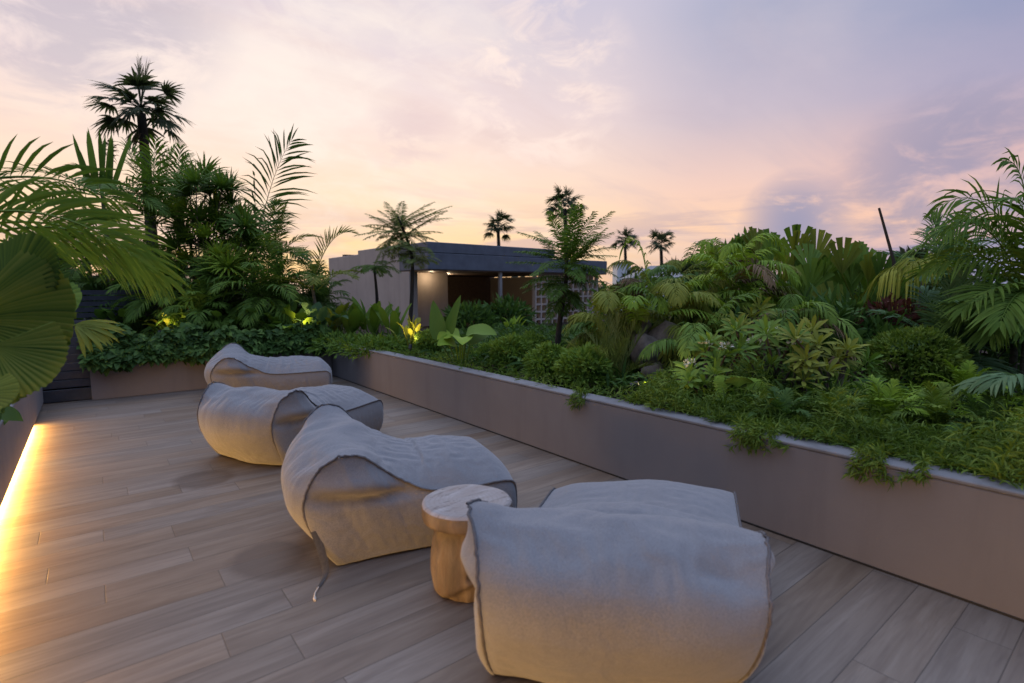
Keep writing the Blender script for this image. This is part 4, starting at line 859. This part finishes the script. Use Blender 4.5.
# --- pleated fan palms on the right --------------------------------------------
def licuala(label, base, leaves, mat, rad, npl=20, name='pleated_fan_palm', grp='pleated fan palms', span=290, seg=False):
    t = thing(name, label, 'palm', base, 0, grp)
    for (p, out, nv, sc, tn, mt) in leaves:
        mb = MB(); p = A3(p); tube(mb, curve((rng.normal(0, .06), rng.normal(0, .06), 0), p, (0, 0, .12), 8), np.linspace(.011, .007, 8), 5, .4, False)
        if seg: fanseg(mb, p, out, nv, rad * sc, 6, span, 1.0, .10, tn, 'wedge', 6, .35)
        else: fan(mb, p, out, nv, rad * sc, npl, span, .14, rng.uniform(-.15, .05), rng.uniform(.35, .75), tn, .04, .06)
        mb.build('frond', mt or mat, t)
    return t
def lic_leaves(base, pts, dep, djit, tilt=.5, mats=(None,), tr=(.2, .85)):
    out = []
    c = np.mean([q[0] for q in pts])
    for (px, py) in pts + [(q[0] + rng.normal(0, 12), q[1] + rng.normal(4, 10)) for q in pts + pts + pts]:
        p = rel(px, py, dep + rng.uniform(-djit, djit), base)
        o = dirc((px - c) * .02 + rng.normal(0, .5), rng.normal(-.3, .5), rng.uniform(-.1, .6)); nv = dirc(rng.normal(0, .35), -.35 + rng.normal(0, .3), 1)
        out.append((p, o, nv, rng.uniform(.42, .74), rng.uniform(*tr), mats[rng.integers(len(mats))]))
    return out
LIC = [
 ('bright arching palm highest of its cluster, left of the tall ribbed leaves', 735, 6.6, [(715, 262), (735, 250), (752, 258), (700, 280), (722, 284), (746, 280), (765, 272), (738, 268), (758, 290), (775, 285)], .36, 'leaf_lime'),
 ('arching palm with lime fronds in the middle of the cluster', 672, 6.2, [(648, 284), (665, 272), (682, 280), (655, 300), (676, 302), (694, 300), (640, 305), (668, 318), (700, 286)], .33, 'leaf_lime'),
 ('olive arching palm at the left edge of the cluster by the block screen', 622, 6.4, [(604, 300), (618, 290), (634, 296), (600, 322), (618, 318), (640, 324), (606, 345), (628, 342), (590, 330)], .34, 'leaf_olive'),
 ('low arching palm under the lime fronds, above the boulders', 690, 5.7, [(660, 335), (684, 328), (706, 338), (720, 320), (735, 336), (700, 356), (728, 358), (672, 350)], .32, 'leaf_mid'),
 ('arching palm half hidden behind the plumeria', 770, 5.9, [(750, 310), (772, 304), (794, 312), (760, 330), (784, 334), (806, 328), (742, 332), (815, 310)], .33, 'leaf_mid'),
 ('dark arching palm at the back of the cluster', 690, 8.0, [(668, 258), (690, 252), (708, 262), (650, 268), (680, 270), (700, 275), (640, 280), (720, 252)], .42, 'leaf_dark')]
for lab, px, dep, pts, rad, mat in LIC:
    b = gb(px, dep); t = thing('arching_palm', lab, 'palm', b, 0, 'arching palms of the right cluster'); c = np.mean([q[0] for q in pts])
    for k in range(3):
        mb = MB(); tube(mb, curve((rng.normal(0, .1), rng.normal(0, .1), -.05), (rng.normal(0, .15), rng.normal(0, .15), rel(px, np.mean([q[1] for q in pts]) + 15, dep, b)[2] - .1), (.04, 0, 0), 8), np.linspace(.022, .014, 8), 6); mb.build('stem', 'bark_ringed', t)
    for (x, y) in pts + [(q[0] + rng.normal(0, 13), q[1] + rng.normal(6, 11)) for q in pts + pts]:
        dx = (x - c) * .030 + rng.normal(0, .45); d = dirc(dx, rng.normal(-.45, .45), rng.uniform(.35, 1.0)); L = rng.uniform(.55, .85)
        p = A3(rel(x - 24 * np.clip(dx, -1.2, 1.2), y + 14, dep + rng.uniform(-.35, .35), b)); mb = MB()
        frond(mb, p, d, L, rng.uniform(.65, 1.05), 30, rng.uniform(.20, .27), .021, rng.uniform(-.15, .25), rng.uniform(.5, 1.1), .06, .007, rng.uniform(.25, .95), 4, 'lance', (70, 28))
        mb.build('frond', rng.choice([mat] * 8 + ['leaf_olive'] * 3 + ['leaf_mid'] * 2 + ['leaf_dry']), t)
# tall ribbed (square tipped) leaves
def spinosa(label, px, dep, tips, rad, mat='leaf_olive'):
    b = gb(px, dep); lv = []
    for (x, y, s) in list(tips) + [(q[0] + rng.normal(0, 9), q[1] + rng.normal(3, 7), q[2] * .9) for q in tips]:
        p = rel(x, y, dep + rng.uniform(-.4, .4), b); lv.append((p, dirc(rng.normal((x - px) * .006, .12), rng.normal(.05, .2), 1), dirc(rng.normal(0, .3), -1, .1), s, rng.uniform(.1, .7), rng.choice(['leaf_olive', 'leaf_mid', 'leaf_mid', 'leaf_mid'])))
    licuala(label, b, lv, mat, rad, name='ribbed_fan_palm', grp='ribbed fan palms with square tipped leaves', span=62, seg=True)
spinosa('ribbed fan palm with the highest square tipped leaves', 790, 7.6, [(772, 262, 1), (795, 258, 1), (815, 264, 1), (782, 285, 1), (806, 286, 1), (826, 280, .9), (762, 282, .8), (798, 305, 1), (775, 310, .9), (820, 305, .9)], .50)
spinosa('lower ribbed fan palm right of the highest one', 860, 7.2, [(842, 274, 1), (862, 272, 1), (878, 282, .9), (848, 298, 1), (870, 302, 1), (888, 298, .8), (836, 312, .9), (858, 322, 1), (880, 325, .9), (842, 335, .9)], .48)
# boulders between the palms
def boulder(mb, r, seed):
    nu, nv_ = 20, 12; V = []
    for i in range(nu):
        for j in range(nv_):
            a, e = 2 * math.pi * i / nu, math.pi * (j / (nv_ - 1) - .5); d = Vector((math.cos(a) * math.cos(e), math.sin(a) * math.cos(e), math.sin(e)))
            k = 1 + .28 * mnoise.noise(d * 1.2 + Vector((seed, 0, 0))) + .12 * mnoise.noise(d * 3 + Vector((0, seed, 0))); V.append((d.x * k * r[0], d.y * k * r[1], d.z * k * r[2]))
    mb.add(V, grid_faces(nu, nv_, closed=True))
for i, (px, py, dep, r, lab) in enumerate([(668, 345, 6.0, (.20, .2, .26), 'tallest pale boulder standing under the arching palms'), (645, 352, 5.9, (.16, .18, .20), 'pale boulder left of the tallest one under the arching palms'), (690, 352, 5.9, (.17, .18, .19), 'pale boulder right of the tallest one under the arching palms'), (655, 374, 5.6, (.17, .15, .11), 'low flat boulder in front of the taller boulders'), (682, 378, 5.5, (.22, .16, .09), 'long low boulder above the grassy edge'), (640, 330, 6.3, (.15, .15, .16), 'small boulder highest of the pile, half covered by leaves'), (810, 395, 5.0, (.2, .16, .11), 'dark grey boulder under the plumeria')]):
    mb = MB(); boulder(mb, r, i * 3.7); o = mb.build('boulder', 'boulder'); o.location = at(px, py, dep); tag(o, lab, 'rock', 'boulders in the garden')
# plumeria shrubs
def plumeria(label, px, py, dep, heads, flower=False, mat='leaf_mid', tint=(.4, .95)):
    b = gb(px, dep); hs = [(rel(x, y, dep + rng.uniform(-.3, .3), b), dirc(rng.normal((x - px) * .012, .2), rng.normal(-.35, .25), 1), rng.uniform(*tint)) for x, y in list(heads) + [(q[0] + rng.normal(0, 11), q[1] + rng.normal(6, 10)) for q in heads]]
    rosette_plant('plumeria', label, b, hs, mat, 'plumeria shrubs', 'shrub', 15, .165, .036, .3, 'obov', flower, segs=5, open_=(.35, 1.45))
plumeria('plumeria with pale flowers left of the other plumerias', 712, 380, 4.6, [(690, 372), (705, 352), (725, 356), (715, 375), (740, 345), (700, 388), (728, 390)], True, 'leaf_mid')
plumeria('plumeria in the centre of the shrubs with star like leaf heads', 775, 380, 4.7, [(755, 350), (775, 338), (795, 352), (770, 365), (790, 372), (752, 372), (765, 330)], True, 'leaf_mid')
plumeria('plumeria with long pale leaves on a bare upright stem', 822, 390, 4.5, [(818, 345), (838, 358), (805, 360), (828, 372), (848, 350), (812, 332)], False, 'leaf_olive', (.6, 1.0))
plumeria('low plumeria just left of the round clipped bush', 862, 385, 5.0, [(850, 372), (868, 362), (842, 388), (872, 380)], False, 'leaf_mid')
plumeria('plumeria half hidden behind the flowering one', 745, 380, 5.4, [(735, 325), (752, 318), (728, 338), (765, 345), (780, 322), (742, 352)], False, 'leaf_olive')
b = gb(738, 4.2)
licuala('small lime fan palm standing alone above the grassy wall edge', b, [(rel(738, 388, 4.2, b), dirc(0, -.1, 1), dirc(.1, -.9, .4), 1.0, .95, None), (rel(730, 390, 4.2, b), dirc(-.6, -.3, .7), dirc(.2, -.7, .7), .85, .8, None), (rel(747, 390, 4.2, b), dirc(.7, -.2, .7), dirc(-.2, -.7, .7), .85, .7, None), (rel(736, 386, 4.25, b), dirc(-.2, .3, 1), dirc(.1, -.9, .4), .9, .6, None)], 'leaf_lime', .25, 12, span=105)
for px, py, lab in [(762, 408, 'dark spiky rosette plant left of the other, under the plumeria'), (802, 412, 'dark spiky rosette plant in front of the grey boulder')]:
    b = hit(px, py, SOIL); rosette_plant('spiky_rosette', lab, b, [((rng.normal(0, .12), rng.normal(0, .12), rng.uniform(.12, .3)), dirc(rng.normal(0, .3), -.4, 1), rng.uniform(.2, .6)) for k in range(5)], 'leaf_dark', 'spiky rosettes at the bed edge', 'plant', 34, .2, .018, .25)
# dry fronds
b = gb(868, 5.2); pinnate_palm('rust brown dead frond standing beside the clipped bush', b, [((0, 0, .1), dirc(-.35, -.1, 1), .62, .8, dict(nl=26, ll=.24, lw=.014, ld=1.0)), ((0, 0, .1), dirc(.2, -.2, 1), .5, .8, dict(nl=22, ll=.2, lw=.014, ld=1.0))], 'leaf_dry', 'dead_frond', None, None, 'plant')
b = gb(842, 4.9); t = thing('dry_grass', 'straw coloured tuft of dry grass under the plumeria', 'grass', b); mb = MB(); n = 160
blades(mb, rng.normal(0, .05, (n, 3)) * A3([1, 1, .2]), np.stack([rng.normal(0, .5, n), rng.normal(0, .5, n), np.full(n, .9)], 1), rng.normal(0, 1, (n, 3)), rng.uniform(.3, .5, n), .012, .6, 5, 'needle'); mb.build('blade_tuft', 'leaf_straw', t)
b = gb(775, 5.6); pinnate_palm('arching bronze frond over the plumeria shrubs', b, [(rel(760, 318, 5.6, b), dirc(1, -.1, .35), .95, .6, dict(nl=30, ll=.2, lw=.02, ld=.9, tint=.4))], 'leaf_dry', 'bronze_frond', [((0, 0, 0), rel(760, 318, 5.6, b), .012)], None, 'plant')
b = gb(905, 6.6); h = rel(930, 258, 6.6, b)
pinnate_palm('drooping yellow palm frond hanging below the leaning pole', b, [(rel(935, 264, 6.6, b), dirc(-1, -.1, .18), .75, .5, dict(nl=26, ll=.80, lw=.022, ld=2.2, tint=.7, vee=-.2)), (rel(935, 270, 6.6, b), dirc(-.7, -.4, .5), .6, .6, dict(nl=20, ll=.6, lw=.02, ld=1.6, tint=.4))], 'leaf_yellow', 'drooping_palm', [((0, 0, 0), h, .03)], None, 'palm')
b = gb(886, 6.9); mb = MB(); tube(mb, [(0, 0, 0), rel(894, 262, 6.9, gb(886, 6.9)), rel(879, 208, 6.9, gb(886, 6.9))], [.02, .02, .014], 8); o = mb.build('wooden_pole', 'pole_wood'); o.location = b; tag(o, 'thin dark pole leaning left above the garden plants', 'pole')
# clipped bush, red shrub, fern patches
b = hit(912, 396, SOIL) + Vector((0, 0, .06))
shrub('clipped_bush', 'big clipped dome bush with tiny leaves in the right bed', b, (.42, .40, .31), 5200, .062, .022, 'leaf_ground', 'ovate', None, inner=.80, lump=.12, jit=.7, zc=.28, droop=.1, tint=.62)
shrub('red_shrub', 'reddish leaved shrub behind the clipped dome bush', gb(893, 6.4), (.65, .4, .38), 900, .13, .045, 'leaf_red', 'ovate', None, zc=.55)
for px, dep, rx, rz, mat, n, ll, lab in [(930, 7.6, .9, .75, 'leaf_mid', 1700, .2, 'leafy shrub mass behind the clipped dome bush'), (840, 9.0, 1.1, .8, 'leaf_dark', 1600, .22, 'dark shrub mass behind the ribbed fan palms'), (745, 9.6, 1.1, .8, 'leaf_dark', 1500, .22, 'dark shrub mass behind the bright arching palm'), (650, 9.0, 1.0, .65, 'leaf_dark', 1500, .2, 'dark shrub mass behind the middle arching palms'), (980, 6.0, .7, .55, 'leaf_dark', 1300, .2, 'dark shrub below the right hand palm'), (820, 6.4, .7, .5, 'leaf_dark', 1300, .2, 'dark shrub under the ribbed leaves'), (700, 6.6, .8, .45, 'leaf_dark', 1300, .2, 'dark shrub behind the boulders'), (880, 5.9, .5, .35, 'leaf_dark', 900, .16, 'dark shrub just behind the clipped dome bush')]:
    shrub('dense_shrub', lab, gb(px, dep), (rx, rx, rz), n, ll, ll * .3, mat, 'lance', 'dense shrubs filling the garden', inner=.4, lump=.35, zc=rz * .9, zmin=-.8, tint=.4)
# palm on the right edge
b = gb(1030, 5.2); tp = A3(rel(1034, 292, 5.2, b)); fr = []
for o_, L, dr, k in [((-.50, 0, 1), 1.30, .72, dict(ll=.45, lw=.026, ld=.8)), ((-.62, .2, .85), 1.2, .62, dict(ll=.42, lw=.026, ld=.8)), ((-.25, -.1, 1), 1.15, .55, dict(ll=.48)), ((.35, .1, 1), 1.2, .6, {}), ((-.9, -.2, .55), 1.0, .75, {}), ((-.8, -.5, .3), .95, .8, {}), ((-.6, .6, .6), 1.0, .6, {}), ((.5, -.6, .6), 1.0, .7, {}), ((-.2, -.8, .5), .95, .85, {}), ((-.95, .1, .2), .9, .8, {}), ((-.5, -.7, .0), .85, .7, {}), ((.6, .5, .6), 1.0, .6, {}), ((-.35, .3, 1), 1.0, .4, {}), ((-.7, -.3, -.2), .8, .6, {}), ((-.1, -.3, 1), .9, .4, {}), ((-.85, .4, .0), .8, .7, {})]:
    fr.append((tuple(tp + rng.normal(0, .05, 3)), dirc(*o_), L, dr, k))
for px, py, o_, L, dr in [(1022, 262, (-.62, -.1, .85), 1.15, .80), (1026, 268, (-.40, .1, 1), 1.25, .72), (1020, 275, (-.9, .1, .62), .95, .70), (1030, 250, (-.15, 0, 1), 1.0, .55)]:
    fr.append((rel(px, py, 5.2, b), dirc(*o_), L, dr, dict(nl=20, ll=.36, lw=.022, ld=.7, twist=1.2, ang=(58, 20), tint=.6)))
pinnate_palm('bushy palm with long arching fronds at the right edge', b, fr, 'leaf_mid', stems=[((0, 0, 0), tuple(tp), .04), ((.15, .1, 0), tuple(tp + A3([.05, .1, -.2])), .035)], grp='feather palms', nl=24, ll=.44, lw=.034, ld=.5, r0=.011)
b = gb(955, 5.6); pinnate_palm('smaller palm with spiky fronds between the clipped bush and the right hand palm', b, crown_fronds(14, .85, (.1, 1.4), (.2, .6), (0, 0, .35), nl=20, ll=.36, lw=.03), 'leaf_blue', grp='feather palms', ld=.4)
b = gb(948, 7.4); pinnate_palm('palm with a fan of upright leaflets showing just above the skyline', b, crown_fronds(12, .95, (.1, 1.3), (.15, .5), tuple(A3(rel(948, 290, 7.4, b))), nl=20, ll=.4, lw=.035), 'leaf_blue', stems=[((0, 0, 0), rel(948, 292, 7.4, b), .04)], grp='feather palms', ld=.4)
b = gb(1040, 3.4); t = thing('cycad', 'glossy ribbed frond curling down at the lower right edge', 'palm', b)
for q in [(-.7, -.1, .7), (-.3, -.6, .7), (-.8, .3, .6)]:
    mb = MB(); frond(mb, rel(1040, 395, 3.4, b), dirc(*q), .42, .7, 22, .26, .026, .25, .7, .1, .007, .75, 4, 'lance'); mb.build('frond', 'leaf_blue', t)
# trailing ground cover along the right wall: stuff
def cover(name, label, mat, pts, ll, lw, droop, tint, shape='lance', jit=.7):
    mb = MB(); n = len(pts); D = np.stack([rng.normal(0, jit, n) - .25, rng.normal(0, jit, n), rng.normal(.55, .45, n)], 1)
    blades(mb, pts, D, rng.normal(0, 1, (n, 3)) + A3([0, 0, .6]), ll * rng.uniform(.6, 1.4, n), lw, droop, 3, shape, .2, tint)
    return tag(mb.build(name, mat), label, 'ground cover', None, 'stuff')
n = 30000; ys = rng.uniform(-.8, 2.75, n); ys = np.where(rng.uniform(0, 1, n) < .12, rng.uniform(2.7, 9.0, n), ys); u = rng.uniform(0, 1, n); xs = 3.37 + 1.1 * u ** 1.2
hgt = np.array([mnoise.noise(Vector((a * 1.6, b * 1.6, 0))) + .6 * mnoise.noise(Vector((a * 5, b * 5, 2))) for a, b in zip(xs, ys)])
front = np.array([mnoise.noise(Vector((b * 1.9, 3.3, 0))) + .7 * mnoise.noise(Vector((b * 6.1, 7.3, 0))) for b in ys])
xs = xs - .14 * np.clip(front - .12, 0, .8) * (1 - u) ** 2 * 1.6
far_ = np.clip((ys - 2.5) / .6, 0, 1)
zs = SOIL + .08 + (.08 + .08 * hgt + .42 * np.clip(hgt + .05, 0, 1) * np.clip(u * 3, 0, 1)) * rng.uniform(.15, 1.1, n) * (1 - .6 * far_)
zs = np.where(xs < 3.42, np.maximum(zs, .60), zs)
pts = np.stack([xs, ys, zs], 1)
cover('ground_cover', 'fine leaved green ground cover spilling onto the long right wall', 'leaf_ground', pts, .085, .010, .5, np.clip(.42 + .35 * hgt + rng.normal(0, .18, n), 0, 1))
# runners hanging over the wall
mb = MB()
for k in range(30):
    y_ = rng.choice([1.62, 1.0, 3.15, .62, 7.6], p=[.4, .25, .15, .1, .1]) + rng.normal(0, .07); L = rng.uniform(.03, .12) * (1.5 if k % 9 == 0 else 1)
    P = spline([(3.36, y_ + .03, .60), (3.27, y_, .635), (3.20, y_ - .01, .60), (3.195, y_ + rng.normal(0, .04), .60 - L * .5), (3.195, y_ + rng.normal(0, .06), .60 - L)], 14); tube(mb, P, .002, 4, .5, False)
    q = P[2:]; q = np.repeat(q, 6, 0); blades(mb, q, rng.normal(0, .6, (len(q), 3)) + A3([-.3, 0, -.3]), rng.normal(0, 1, (len(q), 3)) + A3([-.5, 0, .5]), rng.uniform(.03, .07, len(q)), .010, .3, 2, 'lance')
tag(mb.build('trailing_runners', 'leaf_ground'), 'thin green runners dangling over the face of the right wall', 'trailing plant', None, 'stuff')
for px, py, sc_, mat, lab in [(835, 432, .30, 'leaf_ground', 'small fern in the ground cover below the grey boulder'), (884, 430, .34, 'leaf_lime', 'bright fern in the ground cover just below the clipped dome bush'), (936, 436, .36, 'leaf_ground', 'fern in the ground cover right of the bright fern'), (985, 446, .34, 'leaf_dark', 'dark fern in the ground cover below the curling cycad frond'), (965, 402, .36, 'leaf_lime', 'bright fern between the clipped dome bush and the cycad frond'), (690, 402, .28, 'leaf_ground', 'small fern at the wall edge left of the small lime fan palm'), (780, 428, .28, 'leaf_dark', 'dark fern at the wall edge right of the small lime fan palm')]:
    b = hit(px, py, SOIL + .06)
    pinnate_palm(lab, b, crown_fronds(16, sc_, (.25, 1.35), (.3, .8), (0, 0, .05), nl=22, ll=sc_ * .28, lw=.014, ld=.4, r0=.004), mat, 'fern', None, 'ferns in the ground cover', 'fern')
n = 9000; c = np.stack([rng.uniform(4.2, 7.5, n), rng.uniform(-1.2, 2.4, n)], 1); hg = np.array([mnoise.noise(Vector((a * 1.5, b * 1.5, 6))) for a, b in c])
cover('fern_patch', 'yellow green fern patch carpeting the bed below the clipped bush', 'leaf_lime', np.stack([c[:, 0], c[:, 1], SOIL + .04 + .12 * hg + rng.uniform(0, .10, n)], 1), .10, .016, .6, np.clip(.3 + .4 * hg + rng.normal(0, .15, n), 0, 1))
n = 9000; c = np.stack([rng.uniform(3.9, 9, n), rng.uniform(1.5, 9.5, n)], 1)
cover('bed_undergrowth', 'dark low undergrowth between the shrubs of the garden bed', 'leaf_dark', np.stack([c[:, 0], c[:, 1], SOIL + rng.uniform(0, .18, n)], 1), .2, .035, .5, rng.uniform(.1, .7, n))
# --- pavilion courtyard plants
for px, dep, hgt_, mat, lab in [(470, 13.6, .75, 'leaf_dark', 'dark potted foliage under the pavilion roof, left of the post'), (508, 14.6, .85, 'leaf_dark', 'tall dark foliage under the pavilion roof, right of the post')]:
    shrub('courtyard_plant', lab, gb(px, dep, 0), (.7, .5, hgt_ * .6), 900, .3, .08, mat, 'lance', 'courtyard plants under the pavilion roof', zc=hgt_ * .75, zmin=-.9, inner=.3)
b = gb(512, 12.9, .2); upright_leaves('courtyard_plant', 'small bright lime plant beside the pavilion post', b, 14, .3, .12, 'leaf_lime', .8, 'ovate', .3, .3, 'courtyard plants under the pavilion roof', tint=.8)

# --- far background ----------------------------------------------------------
def crown_tree(label, px, py_top, dep, rx, mat='leaf_far', zb=-3.4, rz=None, n=1500, ll=.5):
    b = gb(px, dep, zb); top = zt(py_top, dep) - zb; rz = rz or rx * .8
    t = thing('leafy_tree', label, 'tree', b, 0, 'leafy trees on the skyline')
    mb = MB(); c = A3([0, 0, top - rz]); tube(mb, curve((0, 0, 0), c, (.1, 0, 0), 9), np.linspace(.2, .09, 9), 8)
    for k in range(7):
        d = sph(1, .0)[0]; tube(mb, curve(c - A3([0, 0, rz * .4]), c + d * A3([rx, rx, rz]) * .75, (0, 0, .1), 6), np.linspace(.08, .02, 6), 5)
    mb.build('trunk', 'bark_dark', t)
    mb = MB()
    for k in range(11):
        d = sph(1, -.5)[0] * rng.uniform(.4, .72); shrub_leaves(mb, c + d * A3([rx, rx, rz]), (rx * .46, rx * .46, rz * .42), n // 11, ll, ll * .42, -.7, 'ovate', .45, .4, rng.uniform(.3, .6))
    mb.build('crown', mat, t)
crown_tree('rounded leafy tree on the skyline left of the ribbed palms', 742, 231, 13, .85, 'leaf_mid', .4, .75, 1700, .22)
crown_tree('leafy tree on the skyline far right of the leaning pole', 925, 252, 26, 1.7, 'leaf_far')
crown_tree('leafy tree low on the skyline left of the leaning pole', 850, 256, 30, 2.2, 'leaf_far')
crown_tree('leafy tree low behind the two small distant palms', 690, 258, 34, 2.0, 'leaf_far')
crown_tree('leafy tree low between the pavilion and the distant palms', 640, 268, 38, 1.6, 'leaf_far')
crown_tree('leafy tree behind the left foreground fronds', 40, 252, 16, 1.6, 'leaf_far')
crown_tree('leafy tree behind the dracaena in the back bed', 205, 262, 17, 2.0, 'leaf_far')
mb = MB(); box(mb, -2.2, 2.2, -2, 2, 0, 4.35); hs = thing('distant_house', 'distant white building just visible right of the pavilion roof', 'house', gb(621, 44, -2.2), YAW)
mb = MB(); box(mb, -.6, .5, -1, 1, 0, zt(264, 44) + 2.2); mb.build('wall', 'far_white', hs, False)
mb = MB(); box(mb, -.7, .6, -1.1, 1.1, zt(264, 44) + 2.203, zt(263, 44) + 2.2); mb.build('roof', 'fascia', hs, False)
hs = thing('distant_house', 'distant house with a grey pitched roof between palms and trees', 'house', gb(652, 30, -2.4), YAW)
zr = zt(266, 30) + 2.4; mb = MB(); mb.add([(-1.6, -1.5, zr - .7), (1.3, -1.5, zr - .7), (1.3, 1.5, zr - .7), (-1.6, 1.5, zr - .7), (-.2, 0, zr), (1.1, 0, zr)], [(0, 1, 5, 4), (2, 3, 4, 5)]); mb.F.append(np.array([(1, 2, 5), (3, 0, 4)])); mb.build('roof', 'house_grey', hs, False)
mb = MB(); box(mb, -1.4, 1.1, -1.3, 1.3, 0, zr - .703); mb.build('wall', 'far_white', hs, False)
mb = MB(); n = 9000; a = rng.uniform(0, 2 * math.pi, n); d = rng.uniform(60, 120, n); hn = np.array([mnoise.noise(Vector((math.cos(q) * 9, math.sin(q) * 9, 0))) + .6 * mnoise.noise(Vector((math.cos(q) * 30, math.sin(q) * 30, 0))) for q in a])
P = np.stack([np.sin(a) * d, np.cos(a) * d, -3.2 + rng.uniform(0, 1, n) * (5.0 + 2.2 * hn)], 1)
blades(mb, P, rng.normal(0, 1, (n, 3)), rng.normal(0, 1, (n, 3)), rng.uniform(1.5, 3, n), 1.2, .2, 2, 'ovate')
tag(mb.build('far_wood', 'leaf_far'), 'dark belt of far trees along the horizon', 'trees', None, 'stuff')

# --- garden lights ------------------------------------------------------------
def spot(label, loc, aim, energy, size=R(90), col_=(1, .72, .32), show=True):
    t = thing('garden_spotlight', label, 'lamp', loc, 0, 'garden spotlights')
    d = nrm(A3(aim)); mb = MB(); tube(mb, [(0, 0, -.08), (0, 0, 0)], .008, 8); mb.build('spike', 'black', t)
    mb = MB(); tube(mb, [(0, 0, 0), tuple(d * .07)], .028, 14, cap=False); mb.add([tuple(x) for x in []] or [(0, 0, 0), (.001, 0, 0), (0, .001, 0)], [(0, 1, 2)]); mb.build('housing', 'black', t)
    mb = MB(); _, s, u = basis(d, (0.1, 1, .2)); a = np.linspace(0, 2 * math.pi, 15)[:-1]; mb.add([tuple(d * .066 + (s * math.cos(q) + u * math.sin(q)) * .026) for q in a], [list(range(14))]); mb.build('lens', 'lamp_lens', t)
    l = bpy.data.lights.new('spot_light', 'SPOT'); l.energy = energy; l.spot_size = size; l.spot_blend = .8; l.color = col_; l.shadow_soft_size = .03
    o = bpy.data.objects.new('spot_light', l); col.objects.link(o); o.parent = t; o.location = tuple(d * .08); o.rotation_euler = Vector(-d).to_track_quat('Z', 'Y').to_euler()
    return t
spot('small garden spotlight shining up into the yellow green croton', at(410, 349, 7.95), tuple(A3(dirc(.05, .5, .9))), 16, R(110))
spot('bright garden spotlight low in the grass beside the spiky young palm', at(631, 386, 4.75), tuple(A3(dirc(.9, -.25, .35))), 9, R(120))
spot('hidden spotlight lighting the yellow leaves above the end wall', at(158, 334, 8.95), tuple(A3(dirc(.1, .75, .65))), 13, R(120))
spot('spotlight lighting the pale philodendron at the wall corner', at(298, 330, 8.95), tuple(A3(dirc(.1, .75, .65))), 12, R(120))
def downlight(label, loc, energy):
    t = thing('ceiling_lamp', label, 'lamp', loc, 0, 'round ceiling lamps of the pavilion')
    mb = MB(); tube(mb, [(0, 0, 0), (0, 0, -.03)], .06, 20, cap=False); mb.build('lamp_ring', 'black', t)
    mb = MB(); a = np.linspace(0, 2 * math.pi, 21)[:-1]; mb.add(np.stack([np.cos(a) * .05, np.sin(a) * .05, np.full(20, -.02)], 1), [list(range(20))]); mb.build('lens', 'lamp_lens', t)
    l = bpy.data.lights.new('lamp_light', 'POINT'); l.energy = energy; l.color = (1, .76, .48); l.shadow_soft_size = .05
    o = bpy.data.objects.new('lamp_light', l); col.objects.link(o); o.parent = t; o.location = (0, 0, -.12)
downlight('ceiling lamp washing the pale pavilion wall left of the opening', (7.62, 13.30, 1.972), 7)
downlight('added unseen lamp brightening the pavilion interior right of its post', (9.3, 15.2, 1.988), 26)  # unseen lamp, added to brighten the dark interior
